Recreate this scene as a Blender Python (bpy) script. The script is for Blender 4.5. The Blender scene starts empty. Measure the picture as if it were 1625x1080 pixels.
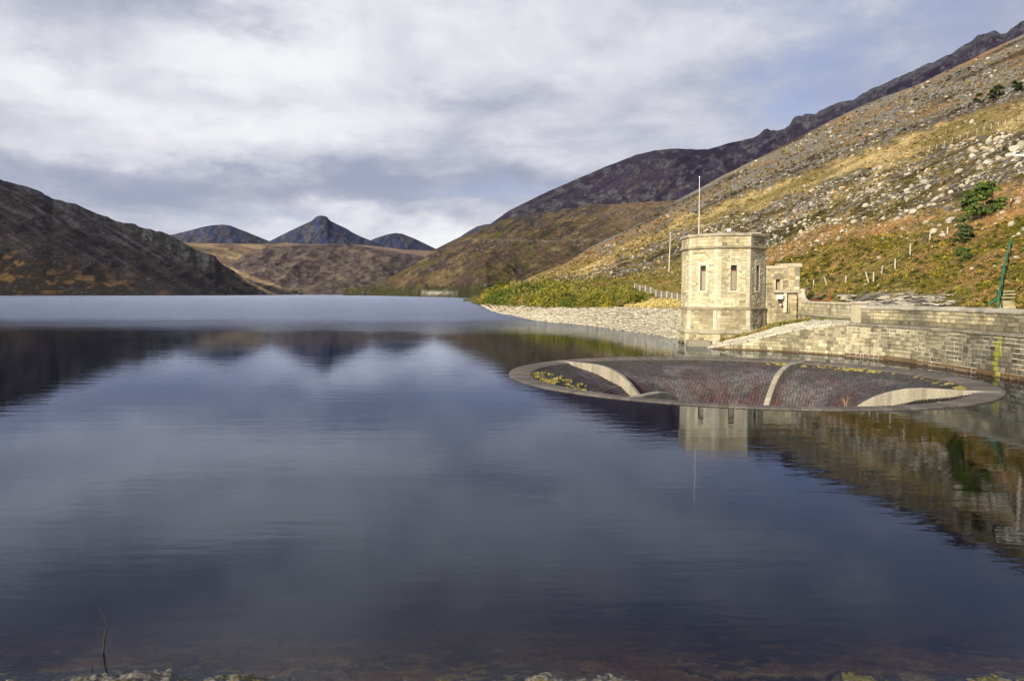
import bpy, math, random
import numpy as np
from mathutils import Vector

# ------------------------------------------------------------------ basics
C = bpy.data.collections.new("scene_objects")
bpy.context.scene.collection.children.link(C)
rng = random.Random(7)
H = 5.5                      # camera height over the water, metres
FP = 1160.0                  # focal length in photo pixels
YH = 466.0                   # horizon row
PITCH = math.atan((540 - YH) / FP)
CP, SP = math.cos(PITCH), math.sin(PITCH)

def ray(px, py):
    a = (np.asarray(px, float) - 812.5) / FP
    b = (540 - np.asarray(py, float)) / FP
    d = CP + b * SP
    return a / d, (b * CP - SP) / d

def at(px, py, t):
    u, v = ray(px, py)
    return Vector((float(u) * t, t, H + float(v) * t))

def at_z(px, py, z):
    u, v = ray(px, py)
    t = (z - H) / float(v)
    return Vector((float(u) * t, t, z))

# ------------------------------------------------------------------ numpy noise
def _hash(ix, iy, seed):
    h = (ix.astype(np.int64) * 374761393 + iy.astype(np.int64) * 668265263 + seed * 1442695041) & 0xffffffff
    h = ((h ^ (h >> 13)) * 1274126177) & 0xffffffff
    h = (h ^ (h >> 16)) & 0xffffffff
    return h / 4294967295.0

def vnoise(x, y, seed=0):
    x = np.asarray(x, float); y = np.asarray(y, float)
    ix = np.floor(x); iy = np.floor(y)
    fx = x - ix; fy = y - iy
    fx = fx * fx * fx * (fx * (fx * 6 - 15) + 10); fy = fy * fy * fy * (fy * (fy * 6 - 15) + 10)
    ix = ix.astype(np.int64); iy = iy.astype(np.int64)
    a = _hash(ix, iy, seed); b = _hash(ix + 1, iy, seed)
    c = _hash(ix, iy + 1, seed); d = _hash(ix + 1, iy + 1, seed)
    return (a * (1 - fx) + b * fx) * (1 - fy) + (c * (1 - fx) + d * fx) * fy

def fbm(x, y, octv=5, seed=0, gain=.5):
    s = 0; a = 1; n = 0
    for k in range(octv):
        ang = .6 * k
        xr = x * math.cos(ang) - y * math.sin(ang); yr = x * math.sin(ang) + y * math.cos(ang)
        s = s + a * vnoise(xr * 2 ** k + 17.3 * k, yr * 2 ** k - 9.1 * k, seed + k)
        n += a; a *= gain
    return s / n            # 0..1

def ridged(x, y, octv=4, seed=0):
    s = 0; a = 1; n = 0
    for k in range(octv):
        s = s + a * (1 - np.abs(2 * vnoise(x * 2 ** k + 5.7 * k, y * 2 ** k + 3.1 * k, seed + k) - 1)); n += a; a *= .5
    return s / n

def sm(e0, e1, x):
    t = np.clip((x - e0) / (e1 - e0), 0, 1)
    return t * t * (3 - 2 * t)

def mix(a, b, m):
    m = np.asarray(m)[..., None]
    return np.asarray(a) * (1 - m) + np.asarray(b) * m

# ------------------------------------------------------------------ object helpers
def tag(o, label=None, cat=None, group=None, kind=None):
    if label: o["label"] = label
    if cat: o["category"] = cat
    if group: o["group"] = group
    if kind: o["kind"] = kind
    return o

def empty(name, loc=(0, 0, 0), rz=0):
    o = bpy.data.objects.new(name, None); C.objects.link(o)
    o.location = loc; o.rotation_euler = (0, 0, rz); o.empty_display_size = .3
    return o

def link(name, me, mat=None, parent=None, loc=None):
    o = bpy.data.objects.new(name, me); C.objects.link(o)
    if mat is not None and not me.materials: me.materials.append(mat)
    if parent is not None:
        o.parent = parent                      # geometry is given in the parent's local space
    if loc is not None: o.location = loc
    return o

def np_mesh(name, V, F, corner_cols=None, vert_cols=None, smooth=False, extra=None):
    """V (n,3); F (m,k) int array, k = 3 or 4"""
    V = np.asarray(V, np.float32); F = np.asarray(F, np.int32)
    me = bpy.data.meshes.new(name)
    me.vertices.add(len(V)); me.vertices.foreach_set("co", V.ravel())
    k = F.shape[1]
    me.loops.add(F.size); me.loops.foreach_set("vertex_index", F.ravel())
    me.polygons.add(len(F))
    me.polygons.foreach_set("loop_start", np.arange(0, F.size, k, dtype=np.int32))
    me.polygons.foreach_set("loop_total", np.full(len(F), k, np.int32))
    me.polygons.foreach_set("use_smooth", np.full(len(F), smooth, bool))
    me.update(calc_edges=True)
    if corner_cols is not None:
        a = me.color_attributes.new("Col", 'FLOAT_COLOR', 'CORNER')
        c = np.ones((F.size, 4), np.float32); c[:, :3] = corner_cols
        a.data.foreach_set("color", c.ravel())
    if vert_cols is not None:
        a = me.color_attributes.new("Col", 'FLOAT_COLOR', 'POINT')
        c = np.ones((len(V), 4), np.float32); c[:, :vert_cols.shape[1]] = vert_cols
        a.data.foreach_set("color", c.ravel())
    if extra is not None:
        for nm, arr in extra.items():
            a = me.attributes.new(nm, 'FLOAT', 'POINT'); a.data.foreach_set("value", np.asarray(arr, np.float32).ravel())
    me.validate()
    return me

class MB:
    """mesh builder, one colour per face"""
    def __init__(s): s.v = []; s.f = []; s.c = []; s.sm = []
    def add(s, vs, fs, col=(.5, .5, .5), smooth=False):
        b = len(s.v); s.v += [tuple(p) for p in vs]
        for i, f in enumerate(fs):
            s.f.append(tuple(b + k for k in f)); s.c.append(col); s.sm.append(smooth)
    def box(s, x0, x1, y0, y1, z0, z1, col=(.5, .5, .5), j=0):
        r = lambda: (rng.random() - .5) * 2 * j
        P = [(x + r(), y + r(), z + r()) for x in (x0, x1) for y in (y0, y1) for z in (z0, z1)]
        s.add(P, [(0, 1, 3, 2), (4, 6, 7, 5), (0, 4, 5, 1), (2, 3, 7, 6), (0, 2, 6, 4), (1, 5, 7, 3)], col)
    def tube(s, pts, r, n=8, col=(.5, .5, .5), r1=None, cap=True):
        pts = [Vector(p) for p in pts]; m = len(pts); rings = []
        for i, p in enumerate(pts):
            d = (pts[min(i + 1, m - 1)] - pts[max(i - 1, 0)]).normalized()
            a = d.cross(Vector((0, 0, 1)) if abs(d.z) < .95 else Vector((1, 0, 0))).normalized(); b = d.cross(a)
            rr = r if r1 is None else r + (r1 - r) * i / (m - 1)
            rings.append([p + a * rr * math.cos(2 * math.pi * k / n) + b * rr * math.sin(2 * math.pi * k / n) for k in range(n)])
        V = [q for R in rings for q in R]; F = []
        for i in range(m - 1):
            for k in range(n):
                F.append((i * n + k, i * n + (k + 1) % n, (i + 1) * n + (k + 1) % n, (i + 1) * n + k))
        s.add(V, F, col, True)
        if cap:
            s.add(rings[0], [tuple(range(n))], col); s.add(rings[-1], [tuple(reversed(range(n)))], col)
    def prism(s, poly0, poly1, z0, z1, col=(.5, .5, .5), top=True, bot=True):
        n = len(poly0)
        V = [(p[0], p[1], z0) for p in poly0] + [(p[0], p[1], z1) for p in poly1]
        F = [(k, (k + 1) % n, n + (k + 1) % n, n + k) for k in range(n)]
        if top: F.append(tuple(range(n, 2 * n)))
        if bot: F.append(tuple(reversed(range(n))))
        s.add(V, F, col)
    def mesh(s, name, origin=(0, 0, 0)):
        me = bpy.data.meshes.new(name)
        ox, oy, oz = origin
        me.from_pydata([(x - ox, y - oy, z - oz) for x, y, z in s.v], [], s.f)
        a = me.color_attributes.new("Col", 'FLOAT_COLOR', 'CORNER')
        cc = []
        for f, c in zip(s.f, s.c): cc += [c[0], c[1], c[2], 1.0] * len(f)
        a.data.foreach_set("color", cc)
        me.polygons.foreach_set("use_smooth", s.sm)
        me.validate(); me.update()
        return me
    def build(s, name, mat, parent=None, origin=(0, 0, 0), loc=None):
        return link(name, s.mesh(name, origin), mat, parent, loc)

def shade(c, k): return (c[0] * k, c[1] * k, c[2] * k)

def blocks(mb, surf, u0, u1, v0, v1, ch=(.28, .38), bw=(.35, .8), gap=.018, depth=.03, holes=(), colfn=None, mortar=(.34, .31, .25), rough=.012, backing=True, r=rng, mfn=None):
    """coursed stones as real blocks on surf(u, v, d) -> point, d outward"""
    def quad(a, b, c, d):                       # u0,u1,v0,v1 split round the holes
        for h in holes:
            if a < h[1] - 1e-6 and b > h[0] + 1e-6 and c < h[3] - 1e-6 and d > h[2] + 1e-6:
                out = []
                if a < h[0]: out += quad(a, h[0], c, d)
                if b > h[1]: out += quad(h[1], b, c, d)
                m0, m1 = max(a, h[0]), min(b, h[1])
                if c < h[2]: out += quad(m0, m1, c, h[2])
                if d > h[3]: out += quad(m0, m1, h[3], d)
                return out
        return [(a, b, c, d)]
    v = v0; row = 0
    while v < v1 - .02:
        h = r.uniform(*ch)
        if v1 - v - h < ch[0] * .6: h = v1 - v
        u = u0 - r.random() * bw[0] * .0
        while u < u1 - .01:
            w = r.uniform(*bw)
            if u1 - u - w < bw[0] * .6: w = u1 - u
            for (a, b, c, d) in quad(u, u + w, v, v + h):
                if backing:
                    # mortar face, cut in pieces no longer than a block so it follows a curved surface
                    m = mfn(.5 * (a + b), .5 * (c + d)) if mfn else mortar
                    mb.add([surf(a, c, 0), surf(b, c, 0), surf(b, d, 0), surf(a, d, 0)], [(0, 1, 2, 3)], m)
                if b - a < .06 or d - c < .06: continue
                g = gap / 2; e = min(.02, (b - a) * .2, (d - c) * .2)
                D = depth + r.uniform(-rough, rough)
                j = lambda: r.uniform(-rough, rough) * .6
                q = lambda: r.uniform(-rough, rough) * .5
                B = [surf(a + g, c + g, -.003), surf(b - g, c + g, -.003), surf(b - g, d - g, -.003), surf(a + g, d - g, -.003)]
                T = [surf(a + g + e + q(), c + g + e + q(), D + j()), surf(b - g - e + q(), c + g + e + q(), D + j()), surf(b - g - e + q(), d - g - e + q(), D + j()), surf(a + g + e + q(), d - g - e + q(), D + j())]
                col = colfn((a + b) / 2, (c + d) / 2) if colfn else (.4, .36, .28)
                mb.add(B + T, [(4, 5, 6, 7), (0, 1, 5, 4), (1, 2, 6, 5), (2, 3, 7, 6), (3, 0, 4, 7)], col)
            u += w
        v += h; row += 1

# ------------------------------------------------------------------ materials
def new_mat(name):
    m = bpy.data.materials.new(name); m.use_nodes = True
    nt = m.node_tree; nt.nodes.clear()
    return m, nt

class N:
    def __init__(s, nt): s.nt = nt
    def n(s, t, **k):
        o = s.nt.nodes.new(t)
        for a, b in k.items():
            if a == 'inp':
                for i, v in b.items():
                    if hasattr(v, 'default_value') or hasattr(v, 'is_linked'): s.nt.links.new(v, o.inputs[i])
                    else: o.inputs[i].default_value = v
            else: setattr(o, a, b)
        return o
    def math(s, op, a, b=None, clamp=False):
        i = {0: a}
        if b is not None: i[1] = b
        return s.n('ShaderNodeMath', operation=op, use_clamp=clamp, inp=i).outputs[0]
    def noise(s, vec, scale, detail=4, rough=.55, dist=0):
        return s.n('ShaderNodeTexNoise', inp={'Vector': vec, 'Scale': scale, 'Detail': detail, 'Roughness': rough, 'Distortion': dist}).outputs['Fac']
    def ramp(s, fac, a, b, lo=0, hi=1):
        return s.n('ShaderNodeMapRange', interpolation_type='SMOOTHSTEP', inp={0: fac, 1: a, 2: b, 3: lo, 4: hi}).outputs[0]
    def mixc(s, fac, a, b, bt='MIX'):
        o = s.n('ShaderNodeMix', data_type='RGBA', blend_type=bt)
        for idx, v in ((0, fac), (6, a), (7, b)):
            if hasattr(v, 'is_linked'): s.nt.links.new(v, o.inputs[idx])
            else: o.inputs[idx].default_value = v if idx == 0 else tuple(v) + (1,) * (4 - len(v))
        return o.outputs[2]
    def vscale(s, vec, sc):
        return s.n('ShaderNodeVectorMath', operation='MULTIPLY', inp={0: vec, 1: sc}).outputs[0]

def finish(g, col, rough=.9, bump=None, bs=.5, bd=.05, spec=.25, sss=None, alpha=None):
    p = g.n('ShaderNodeBsdfPrincipled')
    if hasattr(col, 'is_linked'): g.nt.links.new(col, p.inputs['Base Color'])
    else: p.inputs['Base Color'].default_value = tuple(col) + (1,)
    if hasattr(rough, 'is_linked'): g.nt.links.new(rough, p.inputs['Roughness'])
    else: p.inputs['Roughness'].default_value = rough
    p.inputs['Specular IOR Level'].default_value = spec
    if bump is not None:
        b = g.n('ShaderNodeBump', inp={'Strength': bs, 'Distance': bd, 'Height': bump})
        g.nt.links.new(b.outputs[0], p.inputs['Normal'])
    o = g.n('ShaderNodeOutputMaterial'); g.nt.links.new(p.outputs[0], o.inputs[0])
    return p

def attr(g, name='Col'):
    return g.n('ShaderNodeAttribute', attribute_name=name).outputs['Color']
def pos(g): return g.n('ShaderNodeNewGeometry').outputs['Position']

def stone_mat(name, s1=1.2, s2=9, stain=.35, stain_col=(.10, .085, .06), bd=.03, lichen=0.0, streak=1.0):
    m, nt = new_mat(name); g = N(nt); P = pos(g)
    c = attr(g)
    n2 = g.noise(P, s2, 6, .65)
    k = g.ramp(n2, .25, .75, .68, 1.28)
    c = g.mixc(1, c, g.n('ShaderNodeCombineColor', inp={0: k, 1: k, 2: k}).outputs[0], 'MULTIPLY')
    if stain > 0:
        sv = g.vscale(P, (1.0, 1.0, .28 * streak))
        st = g.noise(sv, s1, 5, .6)
        c = g.mixc(g.ramp(st, .50, .72, 0, stain), c, stain_col)
    if lichen > 0:
        li = g.noise(P, 3.1, 6, .7)
        c = g.mixc(g.ramp(li, .56, .68, 0, lichen), c, (.42, .38, .12))
    finish(g, c, .92, g.noise(P, s2 * 1.6, 5, .7), .7, bd)
    return m

def plain_mat(name, col, rough=.6, metal=0, var=.15, sc=12):
    m, nt = new_mat(name); g = N(nt); P = pos(g)
    k = g.ramp(g.noise(P, sc, 4, .6), .3, .7, 1 - var, 1 + var)
    c = g.mixc(1, col, g.n('ShaderNodeCombineColor', inp={0: k, 1: k, 2: k}).outputs[0], 'MULTIPLY')
    p = finish(g, c, rough, g.noise(P, sc * 3, 3), .2, .01)
    p.inputs['Metallic'].default_value = metal
    return m

def terrain_mat(name, sa=.9, sb=.15, rockcol=(.30, .285, .26), contrast=.5, bd=.4, bs=.8, speck=.5, rs=1.0):
    """Col = ground cover colour, its alpha 'Rock' = how much of the patch is bare stone"""
    m, nt = new_mat(name); g = N(nt); P = pos(g)
    c = attr(g)
    n1 = g.noise(P, sa, 6, .7); n2 = g.noise(P, sb, 5, .6)
    k = g.ramp(n1, .3, .7, 1 - contrast, 1 + contrast)
    k2 = g.ramp(n2, .3, .7, .8, 1.2)
    kk = g.math('MULTIPLY', k, k2)
    c = g.mixc(1, c, g.n('ShaderNodeCombineColor', inp={0: kk, 1: kk, 2: kk}).outputs[0], 'MULTIPLY')
    vo = g.n('ShaderNodeTexVoronoi', feature='F1', inp={'Vector': P, 'Scale': rs, 'Randomness': 1.0})
    sep = g.n('ShaderNodeSeparateColor', inp={0: vo.outputs['Color']})
    rock = g.n('ShaderNodeAttribute', attribute_name='Rock').outputs['Fac']
    nz = g.math('ADD', g.math('MULTIPLY', sep.outputs[0], .55), g.math('MULTIPLY', g.noise(P, sb * 2.3, 6, .7), .9))
    thr = g.math('SUBTRACT', 1.28, rock)
    rm = g.math('MULTIPLY', g.math('SUBTRACT', nz, thr), 9, True)
    dist = g.ramp(vo.outputs['Distance'], .15, .62, 1, .35)
    tint = g.math('MULTIPLY', g.ramp(sep.outputs[1], 0, 1, .55, 1.35), dist)
    rc = g.mixc(1, rockcol, g.n('ShaderNodeCombineColor', inp={0: tint, 1: tint, 2: tint}).outputs[0], 'MULTIPLY')
    c = g.mixc(rm, c, rc)
    hgt = g.math('ADD', n1, g.math('MULTIPLY', g.math('MULTIPLY', rm, dist), .8))
    finish(g, c, .95, hgt, bs, bd, .1)
    return m

def leaf_mat(name, sc=6):
    m, nt = new_mat(name); g = N(nt); P = pos(g)
    k = g.ramp(g.noise(P, sc, 3, .6), .3, .7, .7, 1.3)
    c = g.mixc(1, attr(g), g.n('ShaderNodeCombineColor', inp={0: k, 1: k, 2: k}).outputs[0], 'MULTIPLY')
    finish(g, c, .8, None, spec=.2)
    return m
# ------------------------------------------------------------------ sun, sky, camera
scene = bpy.context.scene
SUN_EL = math.radians(21)
SAZ = math.radians(40)                       # from behind the camera towards the left
S = Vector((-math.sin(SAZ) * math.cos(SUN_EL), -math.cos(SAZ) * math.cos(SUN_EL), math.sin(SUN_EL)))
ld = bpy.data.lights.new("sun", 'SUN'); ld.energy = 5.0; ld.angle = math.radians(.53); ld.color = (1, .87, .64)
lo = bpy.data.objects.new("sun", ld); C.objects.link(lo); lo.rotation_euler = S.to_track_quat('Z', 'Y').to_euler(); lo.location = (-60, -60, 60)

w = bpy.data.worlds.new("World"); scene.world = w; w.use_nodes = True
nt = w.node_tree; nt.nodes.clear(); g = N(nt)
sky = g.n('ShaderNodeTexSky', sky_type='NISHITA', sun_disc=False, sun_elevation=SUN_EL, sun_rotation=math.atan2(S.x, S.y), air_density=1.0, dust_density=.6, ozone_density=2.0)
D = g.n('ShaderNodeTexCoord').outputs['Generated']
sep = g.n('ShaderNodeSeparateXYZ', inp={0: D})
X, Y, Z = sep.outputs
az = g.math('ARCTAN2', X, Y)                 # 0 straight up the valley, + to the right
el = g.math('ARCSINE', Z)
zc = g.math('MAXIMUM', g.math('ADD', Z, .24), .08)
cp = g.n('ShaderNodeCombineXYZ', inp={0: g.math('DIVIDE', X, zc), 1: g.math('DIVIDE', Y, zc), 2: 0.0}).outputs[0]
warp = g.n('ShaderNodeTexNoise', inp={'Vector': cp, 'Scale': .55, 'Detail': 3, 'Roughness': .5})
wv = g.n('ShaderNodeVectorMath', operation='MULTIPLY_ADD', inp={0: warp.outputs['Color'], 1: (1.5, 1.5, 0), 2: cp}).outputs[0]
big = g.noise(g.vscale(wv, (.75, .68, 1)), 1.0, 6, .50)
fine = g.noise(g.vscale(wv, (2.2, 2.4, 1)), 1.2, 6, .55)
wz = g.n('ShaderNodeTexNoise', inp={'Vector': g.vscale(D, (1, 1, 2.4)), 'Scale': 7.0, 'Detail': 5, 'Roughness': .6})
wzs = g.n('ShaderNodeSeparateColor', inp={0: wz.outputs['Color']})
az = g.math('ADD', az, g.math('MULTIPLY', g.math('SUBTRACT', wzs.outputs[0], .5), .42))
el = g.math('ADD', el, g.math('MULTIPLY', g.math('SUBTRACT', wzs.outputs[1], .5), .11))
puff = g.noise(g.vscale(D, (1, 1, 2.2)), 11.0, 7, .58, .3)
SKY_K = .75
# broad cloud masses at bearings/heights: (bearing deg, height deg, width, height, amount)
def blob(a0, e0, sa, se):
    da = g.math('DIVIDE', g.math('SUBTRACT', az, math.radians(a0)), math.radians(sa))
    de = g.math('DIVIDE', g.math('SUBTRACT', el, math.radians(e0)), math.radians(se))
    return g.math('EXPONENT', g.math('MULTIPLY', g.math('ADD', g.math('MULTIPLY', da, da), g.math('MULTIPLY', de, de)), -1))
def add_blobs(base, lst):
    for a0, e0, sa, se, k in lst:
        base = g.math('ADD', base, g.math('MULTIPLY', blob(a0, e0, sa, se), k))
    return base
BRIGHT = [(-17, 17, 8, 3.2, .42), (-36, 14, 8, 3.0, .42), (-24, 11, 9, 2.2, .40), (-12, 22, 13, 2.6, .22), (-2, 17, 8, 2.6, .28), (-9, 12.5, 7, 1.6, .22), (-4, 20, 8, 2, .2), (12, 20, 8, 3, .15),
          (-4.8, 4.2, 3.8, 1.5, .75), (-17, 4.3, 7, .9, .34), (-14, 5.9, 5, .7, .25), (-10, 3.6, 9, .5, .20), (2, 12, 8, 2.4, .18), (-38, 8.5, 8, 1.5, .20),
          (-23, 19.5, 8, 2.6, -.34), (-38, 21.5, 9, 3, -.30), (-29, 14.2, 3.5, 1.6, -.14), (-12, 8.2, 11, 1.5, -.36), (-27, 7.6, 9, 1.2, -.30), (3, 9.0, 6, 1.8, -.22), (-19, 13.4, 5, 1.0, -.16), (-1, 14.4, 9, 1.0, -.14), (-32, 11.6, 5, .7, -.10),
          (-10, 26.5, 13, 3, .22), (-24, 24, 9, 1.8, .15), (20, 30, 20, 6, -.15), (10, 17, 8, 2.5, .2), (22, 19, 8, 3, .25), (-32, 30, 14, 3, -.22), (8, 33, 9, 4, .16), (-14, 31.5, 8, 2, -.15), (-4, 37, 10, 3, .1)]
BLUE = [(21, 13, 8, 6, .42), (12, 9, 7, 3, .34), (-22, 5.4, 6, 1.3, .55), (-3, 7.6, 7, 1.1, .50), (-24, 19.5, 8, 2.4, .38), (32, 22, 8, 8, .30), (-8, 4.9, 2.5, 1.0, .3), (-40, 22, 6, 2, .2),
        (-2, 24, 10, 1.8, .15), (17, 27, 12, 5, .45), (-16, 34, 14, 4, .35), (60, 25, 30, 20, .2), (-60, 25, 25, 15, .1), (-3, 13, 22, 3, -.2), (-30, 15, 12, 4, -.3)]
br = add_blobs(g.math('ADD', g.math('MULTIPLY', g.math('SUBTRACT', puff, .5), .55), g.math('ADD', g.math('MULTIPLY', g.math('SUBTRACT', big, .5), 1.6), g.math('ADD', g.math('MULTIPLY', g.math('SUBTRACT', fine, .5), .75), .50))), BRIGHT)
bl = add_blobs(g.math('ADD', g.math('MULTIPLY', g.math('SUBTRACT', .5, big), 1.2), g.math('ADD', g.math('MULTIPLY', g.math('SUBTRACT', .5, puff), .8), .10)), BLUE)
cr = g.n('ShaderNodeValToRGB', inp={0: g.ramp(br, -.02, 1.12)})
e = cr.color_ramp.elements
e[0].position = 0; e[0].color = (.33, .36, .485, 1)
e[1].position = 1; e[1].color = (.86, .87, .90, 1)
for p_, c_ in ((.3, (.47, .49, .59)), (.55, (.60, .61, .69)), (.8, (.73, .74, .80))):
    q = cr.color_ramp.elements.new(p_); q.color = c_ + (1,)
skyc = g.vscale(sky.outputs[0], (.118, .102, .120))
clear = g.mixc(g.ramp(bl, .25, 1.1, 0, .66), cr.outputs[0], skyc)
low = g.ramp(Z, -.02, .0)                    # below the skyline: dim ground light
final = g.mixc(low, (.05, .055, .06), clear)
bg = g.n('ShaderNodeBackground', inp={'Color': final, 'Strength': SKY_K})
o = g.n('ShaderNodeOutputWorld'); nt.links.new(bg.outputs[0], o.inputs[0])
try: w.cycles.sampling_method = 'MANUAL'; w.cycles.sample_map_resolution = 256
except Exception: pass

cd = bpy.data.cameras.new("camera"); cam = bpy.data.objects.new("camera", cd); C.objects.link(cam)
cam.location = (0, 0, H); cam.rotation_euler = (math.pi / 2 - PITCH, 0, 0)
cd.sensor_width = 36; cd.lens = 36 * FP / 1625; cd.clip_start = .1; cd.clip_end = 40000
scene.camera = cam
vs = scene.view_settings; vs.view_transform = 'Standard'; vs.look = 'None'; vs.exposure = .50; vs.gamma = 1
cy = scene.cycles; cy.max_bounces = 5; cy.diffuse_bounces = 2; cy.glossy_bounces = 3; cy.volume_bounces = 0; cy.transparent_max_bounces = 8; cy.caustics_reflective = False; cy.caustics_refractive = False; cy.sample_clamp_indirect = 6
# ------------------------------------------------------------------ terrain ribbons
def ribbon(name, rows, px0, px1, ncol, segs, mat, amp=None, colfn=None, smooth=3, keep=()):
    """rows: list of (xs, ts, zs) curves along the picture bearing; each is a real line on the land at depth t, height z"""
    px = np.linspace(px0, px1, ncol)
    u, _ = ray(px, np.full_like(px, YH))
    T = []; Zr = []
    for (xs, ts, zs) in rows:
        T.append(np.interp(px, xs, ts)); Zr.append(np.interp(px, xs, zs))
    tt = []; zz = []; row_id = []
    for i in range(len(rows) - 1):
        n = segs[i]
        for k in range(n):
            f = k / n
            r_ = np.clip(T[i + 1] / T[i], .2, 50)
            t = T[i] * r_ ** f
            lin = (t - T[i]) / np.where(abs(T[i + 1] - T[i]) < 1e-6, 1e-6, T[i + 1] - T[i])
            tt.append(t); zz.append(Zr[i] + (Zr[i + 1] - Zr[i]) * lin); row_id.append(i + f)
    tt.append(T[-1]); zz.append(Zr[-1]); row_id.append(len(rows) - 1)
    tt = np.array(tt); zz = np.array(zz); row_id = np.array(row_id)
    for _ in range(smooth):
        z2 = zz.copy(); z2[1:-1] = (zz[:-2] + 2 * zz[1:-1] + zz[2:]) / 4
        for kp in keep:
            m = np.abs(row_id - kp) < 1e-9; z2[m] = zz[m]
        zz = z2
    X = u[None, :] * tt; Yy = tt
    R = np.repeat(row_id[:, None], ncol, 1); PXg = np.repeat(px[None, :], len(tt), 0)
    if amp is not None: zz = zz + amp(X, Yy, zz, R, PXg)
    vv = (zz - H) / Yy
    # picture row of every vertex, only used to lay out the patches of ground cover
    PY = 540 - FP * (vv * CP + SP) / (CP - vv * SP)
    V = np.stack([X, Yy, zz], -1)
    nr, nc = zz.shape
    idx = np.arange(nr * nc).reshape(nr, nc)
    F = np.stack([idx[:-1, :-1], idx[:-1, 1:], idx[1:, 1:], idx[1:, :-1]], -1).reshape(-1, 4)
    cols, rock = colfn(PXg, PY, X, Yy, zz, R)
    me = np_mesh(name, V.reshape(-1, 3), F, vert_cols=cols.reshape(-1, 3).astype(np.float32), smooth=True, extra={'Rock': rock.reshape(-1)})
    o = link(name, me, mat)
    return o, dict(px=px, u=u, X=X, Y=Yy, Z=zz, R=R, PY=PY, cols=cols)

def zrow(pts, t):          # (px, py) silhouette points at given depths -> (xs, ts, zs)
    xs = np.array([p[0] for p in pts], float); ys = np.array([p[1] for p in pts], float)
    ts = np.interp(xs, t[0], t[1]) if isinstance(t, tuple) else np.full(len(xs), float(t))
    _, v = ray(xs, ys)
    return xs, ts, H + v * ts

def line(xs, pts): return np.interp(xs, [p[0] for p in pts], [p[1] for p in pts])

# ---- near sunlit hillside on the right
shore = [(700, 460), (740, 440), (757, 421), (780, 234), (797, 204), (850, 150), (900, 134), (950, 121), (1000, 108), (1050, 94), (1078, 89), (1130, 88), (1210, 91), (1262, 87), (1300, 78), (1350, 68.5), (1383, 65.8), (1461, 60), (1540, 55), (1592, 51.5), (1625, 49.3), (1750, 42.5), (1950, 35.5)]
sx = [p[0] for p in shore]; st = np.array([p[1] for p in shore])
def rr(ts, zs): return (np.array(sx, float), np.array(ts, float), np.array(zs, float))
SX = np.array(sx, float)
R0 = rr(st - np.where(SX < 1100, 8, .25), np.where(SX < 757, -6, -4))
R1 = rr(st, np.where(SX < 757, -3.5, np.where(SX < 1100, 0.0, -.5)))
bt = np.interp(SX, [740, 757, 780, 797, 850, 900, 1010, 1082, 1130, 1210, 1262, 1300, 1350, 1383, 1625, 1950], [460, 450, 275, 250, 185, 162, 121, 107, 104, 97, 90, 80.5, 71.5, 66.6, 49.8, 36.0])
bz = np.interp(SX, [740, 757, 780, 797, 850, 900, 1010, 1082, 1130, 1262, 1300, 1950], [-3, .6, .9, 1.5, 2.6, 2.9, 3.1, 3.0, 3.1, 3.4, 4.0, 4.0])
R2 = rr(bt, bz)
R3 = rr(bt + np.interp(SX, [740, 800, 1000, 1200, 1300, 1625], [30, 25, 12, 12, 6, 3]), np.interp(SX, [740, 757, 797, 850, 900, 1010, 1082, 1300, 1950], [-2, 1.6, 2.8, 3.6, 3.9, 4.15, 4.2, 4.4, 4.5]))
R3b = rr(R3[1] + np.interp(SX, [740, 1000, 1200, 1300, 1625], [15, 14, 8, 3, 1.5]), R3[2] + np.interp(SX, [740, 757, 800, 1000, 1300], [0, .1, .2, .4, .5]))
ridge_pts = [(700, 475), (740, 474), (757, 469), (775, 462), (800, 455.5), (829, 447), (893, 420), (942, 389), (986, 366), (1034, 341), (1063, 322.7), (1100, 303), (1140, 281), (1176, 263), (1225, 237), (1260, 219), (1295, 199), (1366, 164), (1436, 139.6), (1489, 113), (1541.6, 87), (1580, 68), (1625, 46), (1800, -45), (1950, -120)]
ridge_t = ([700, 757, 829, 893, 950, 1034, 1114, 1240, 1366, 1489, 1625, 1950], [560, 560, 650, 800, 900, 950, 950, 900, 800, 720, 650, 520])
R4 = zrow(ridge_pts, ridge_t)
RX = R4[0]
R5 = (RX, R4[1] + 60, R4[2] - 10)
R6 = (RX, R4[1] + 400, np.maximum(R4[2] * .3 - 40, -20))

def remap(R): return np.where(R <= 3, R, np.where(R <= 4, 3 + (R - 3) * .3, np.where(R <= 5, 3.3 + (R - 4) * .7, R - 1)))
def hill_amp(X, Y, Z, R, PX):
    R = remap(R)
    w1 = sm(2.9, 3.6, R) * (1 - .8 * sm(3.75, 4.0, R) * (1 - sm(4.0, 4.3, R)))
    a = (fbm(X / 22, Y / 22, 5, 3) - .5) * 5.0 * sm(3.2, 3.7, R) + (fbm(X / 5, Y / 5, 5, 9) - .5) * 1.5
    fine = (fbm(X / 1.6, Y / 1.6, 3, 21) - .5) * .5 * np.clip(Y / 120, .4, 3)
    # broad hollows and spurs seen across the slope
    b = (fbm(X / 120, Y / 160, 3, 5) - .5) * 16 * sm(3.3, 3.8, R)
    rk = (fbm(X / 9, Y / 9, 4, 31) - .5) * 5 * sm(3.85, 4.0, R)
    beach = (fbm(X / 1.2, Y / 1.2, 3, 77) - .5) * .25 * (R > .9) * (R < 3)
    return w1 * (a + fine + b * .8) + beach + rk * .35

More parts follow.
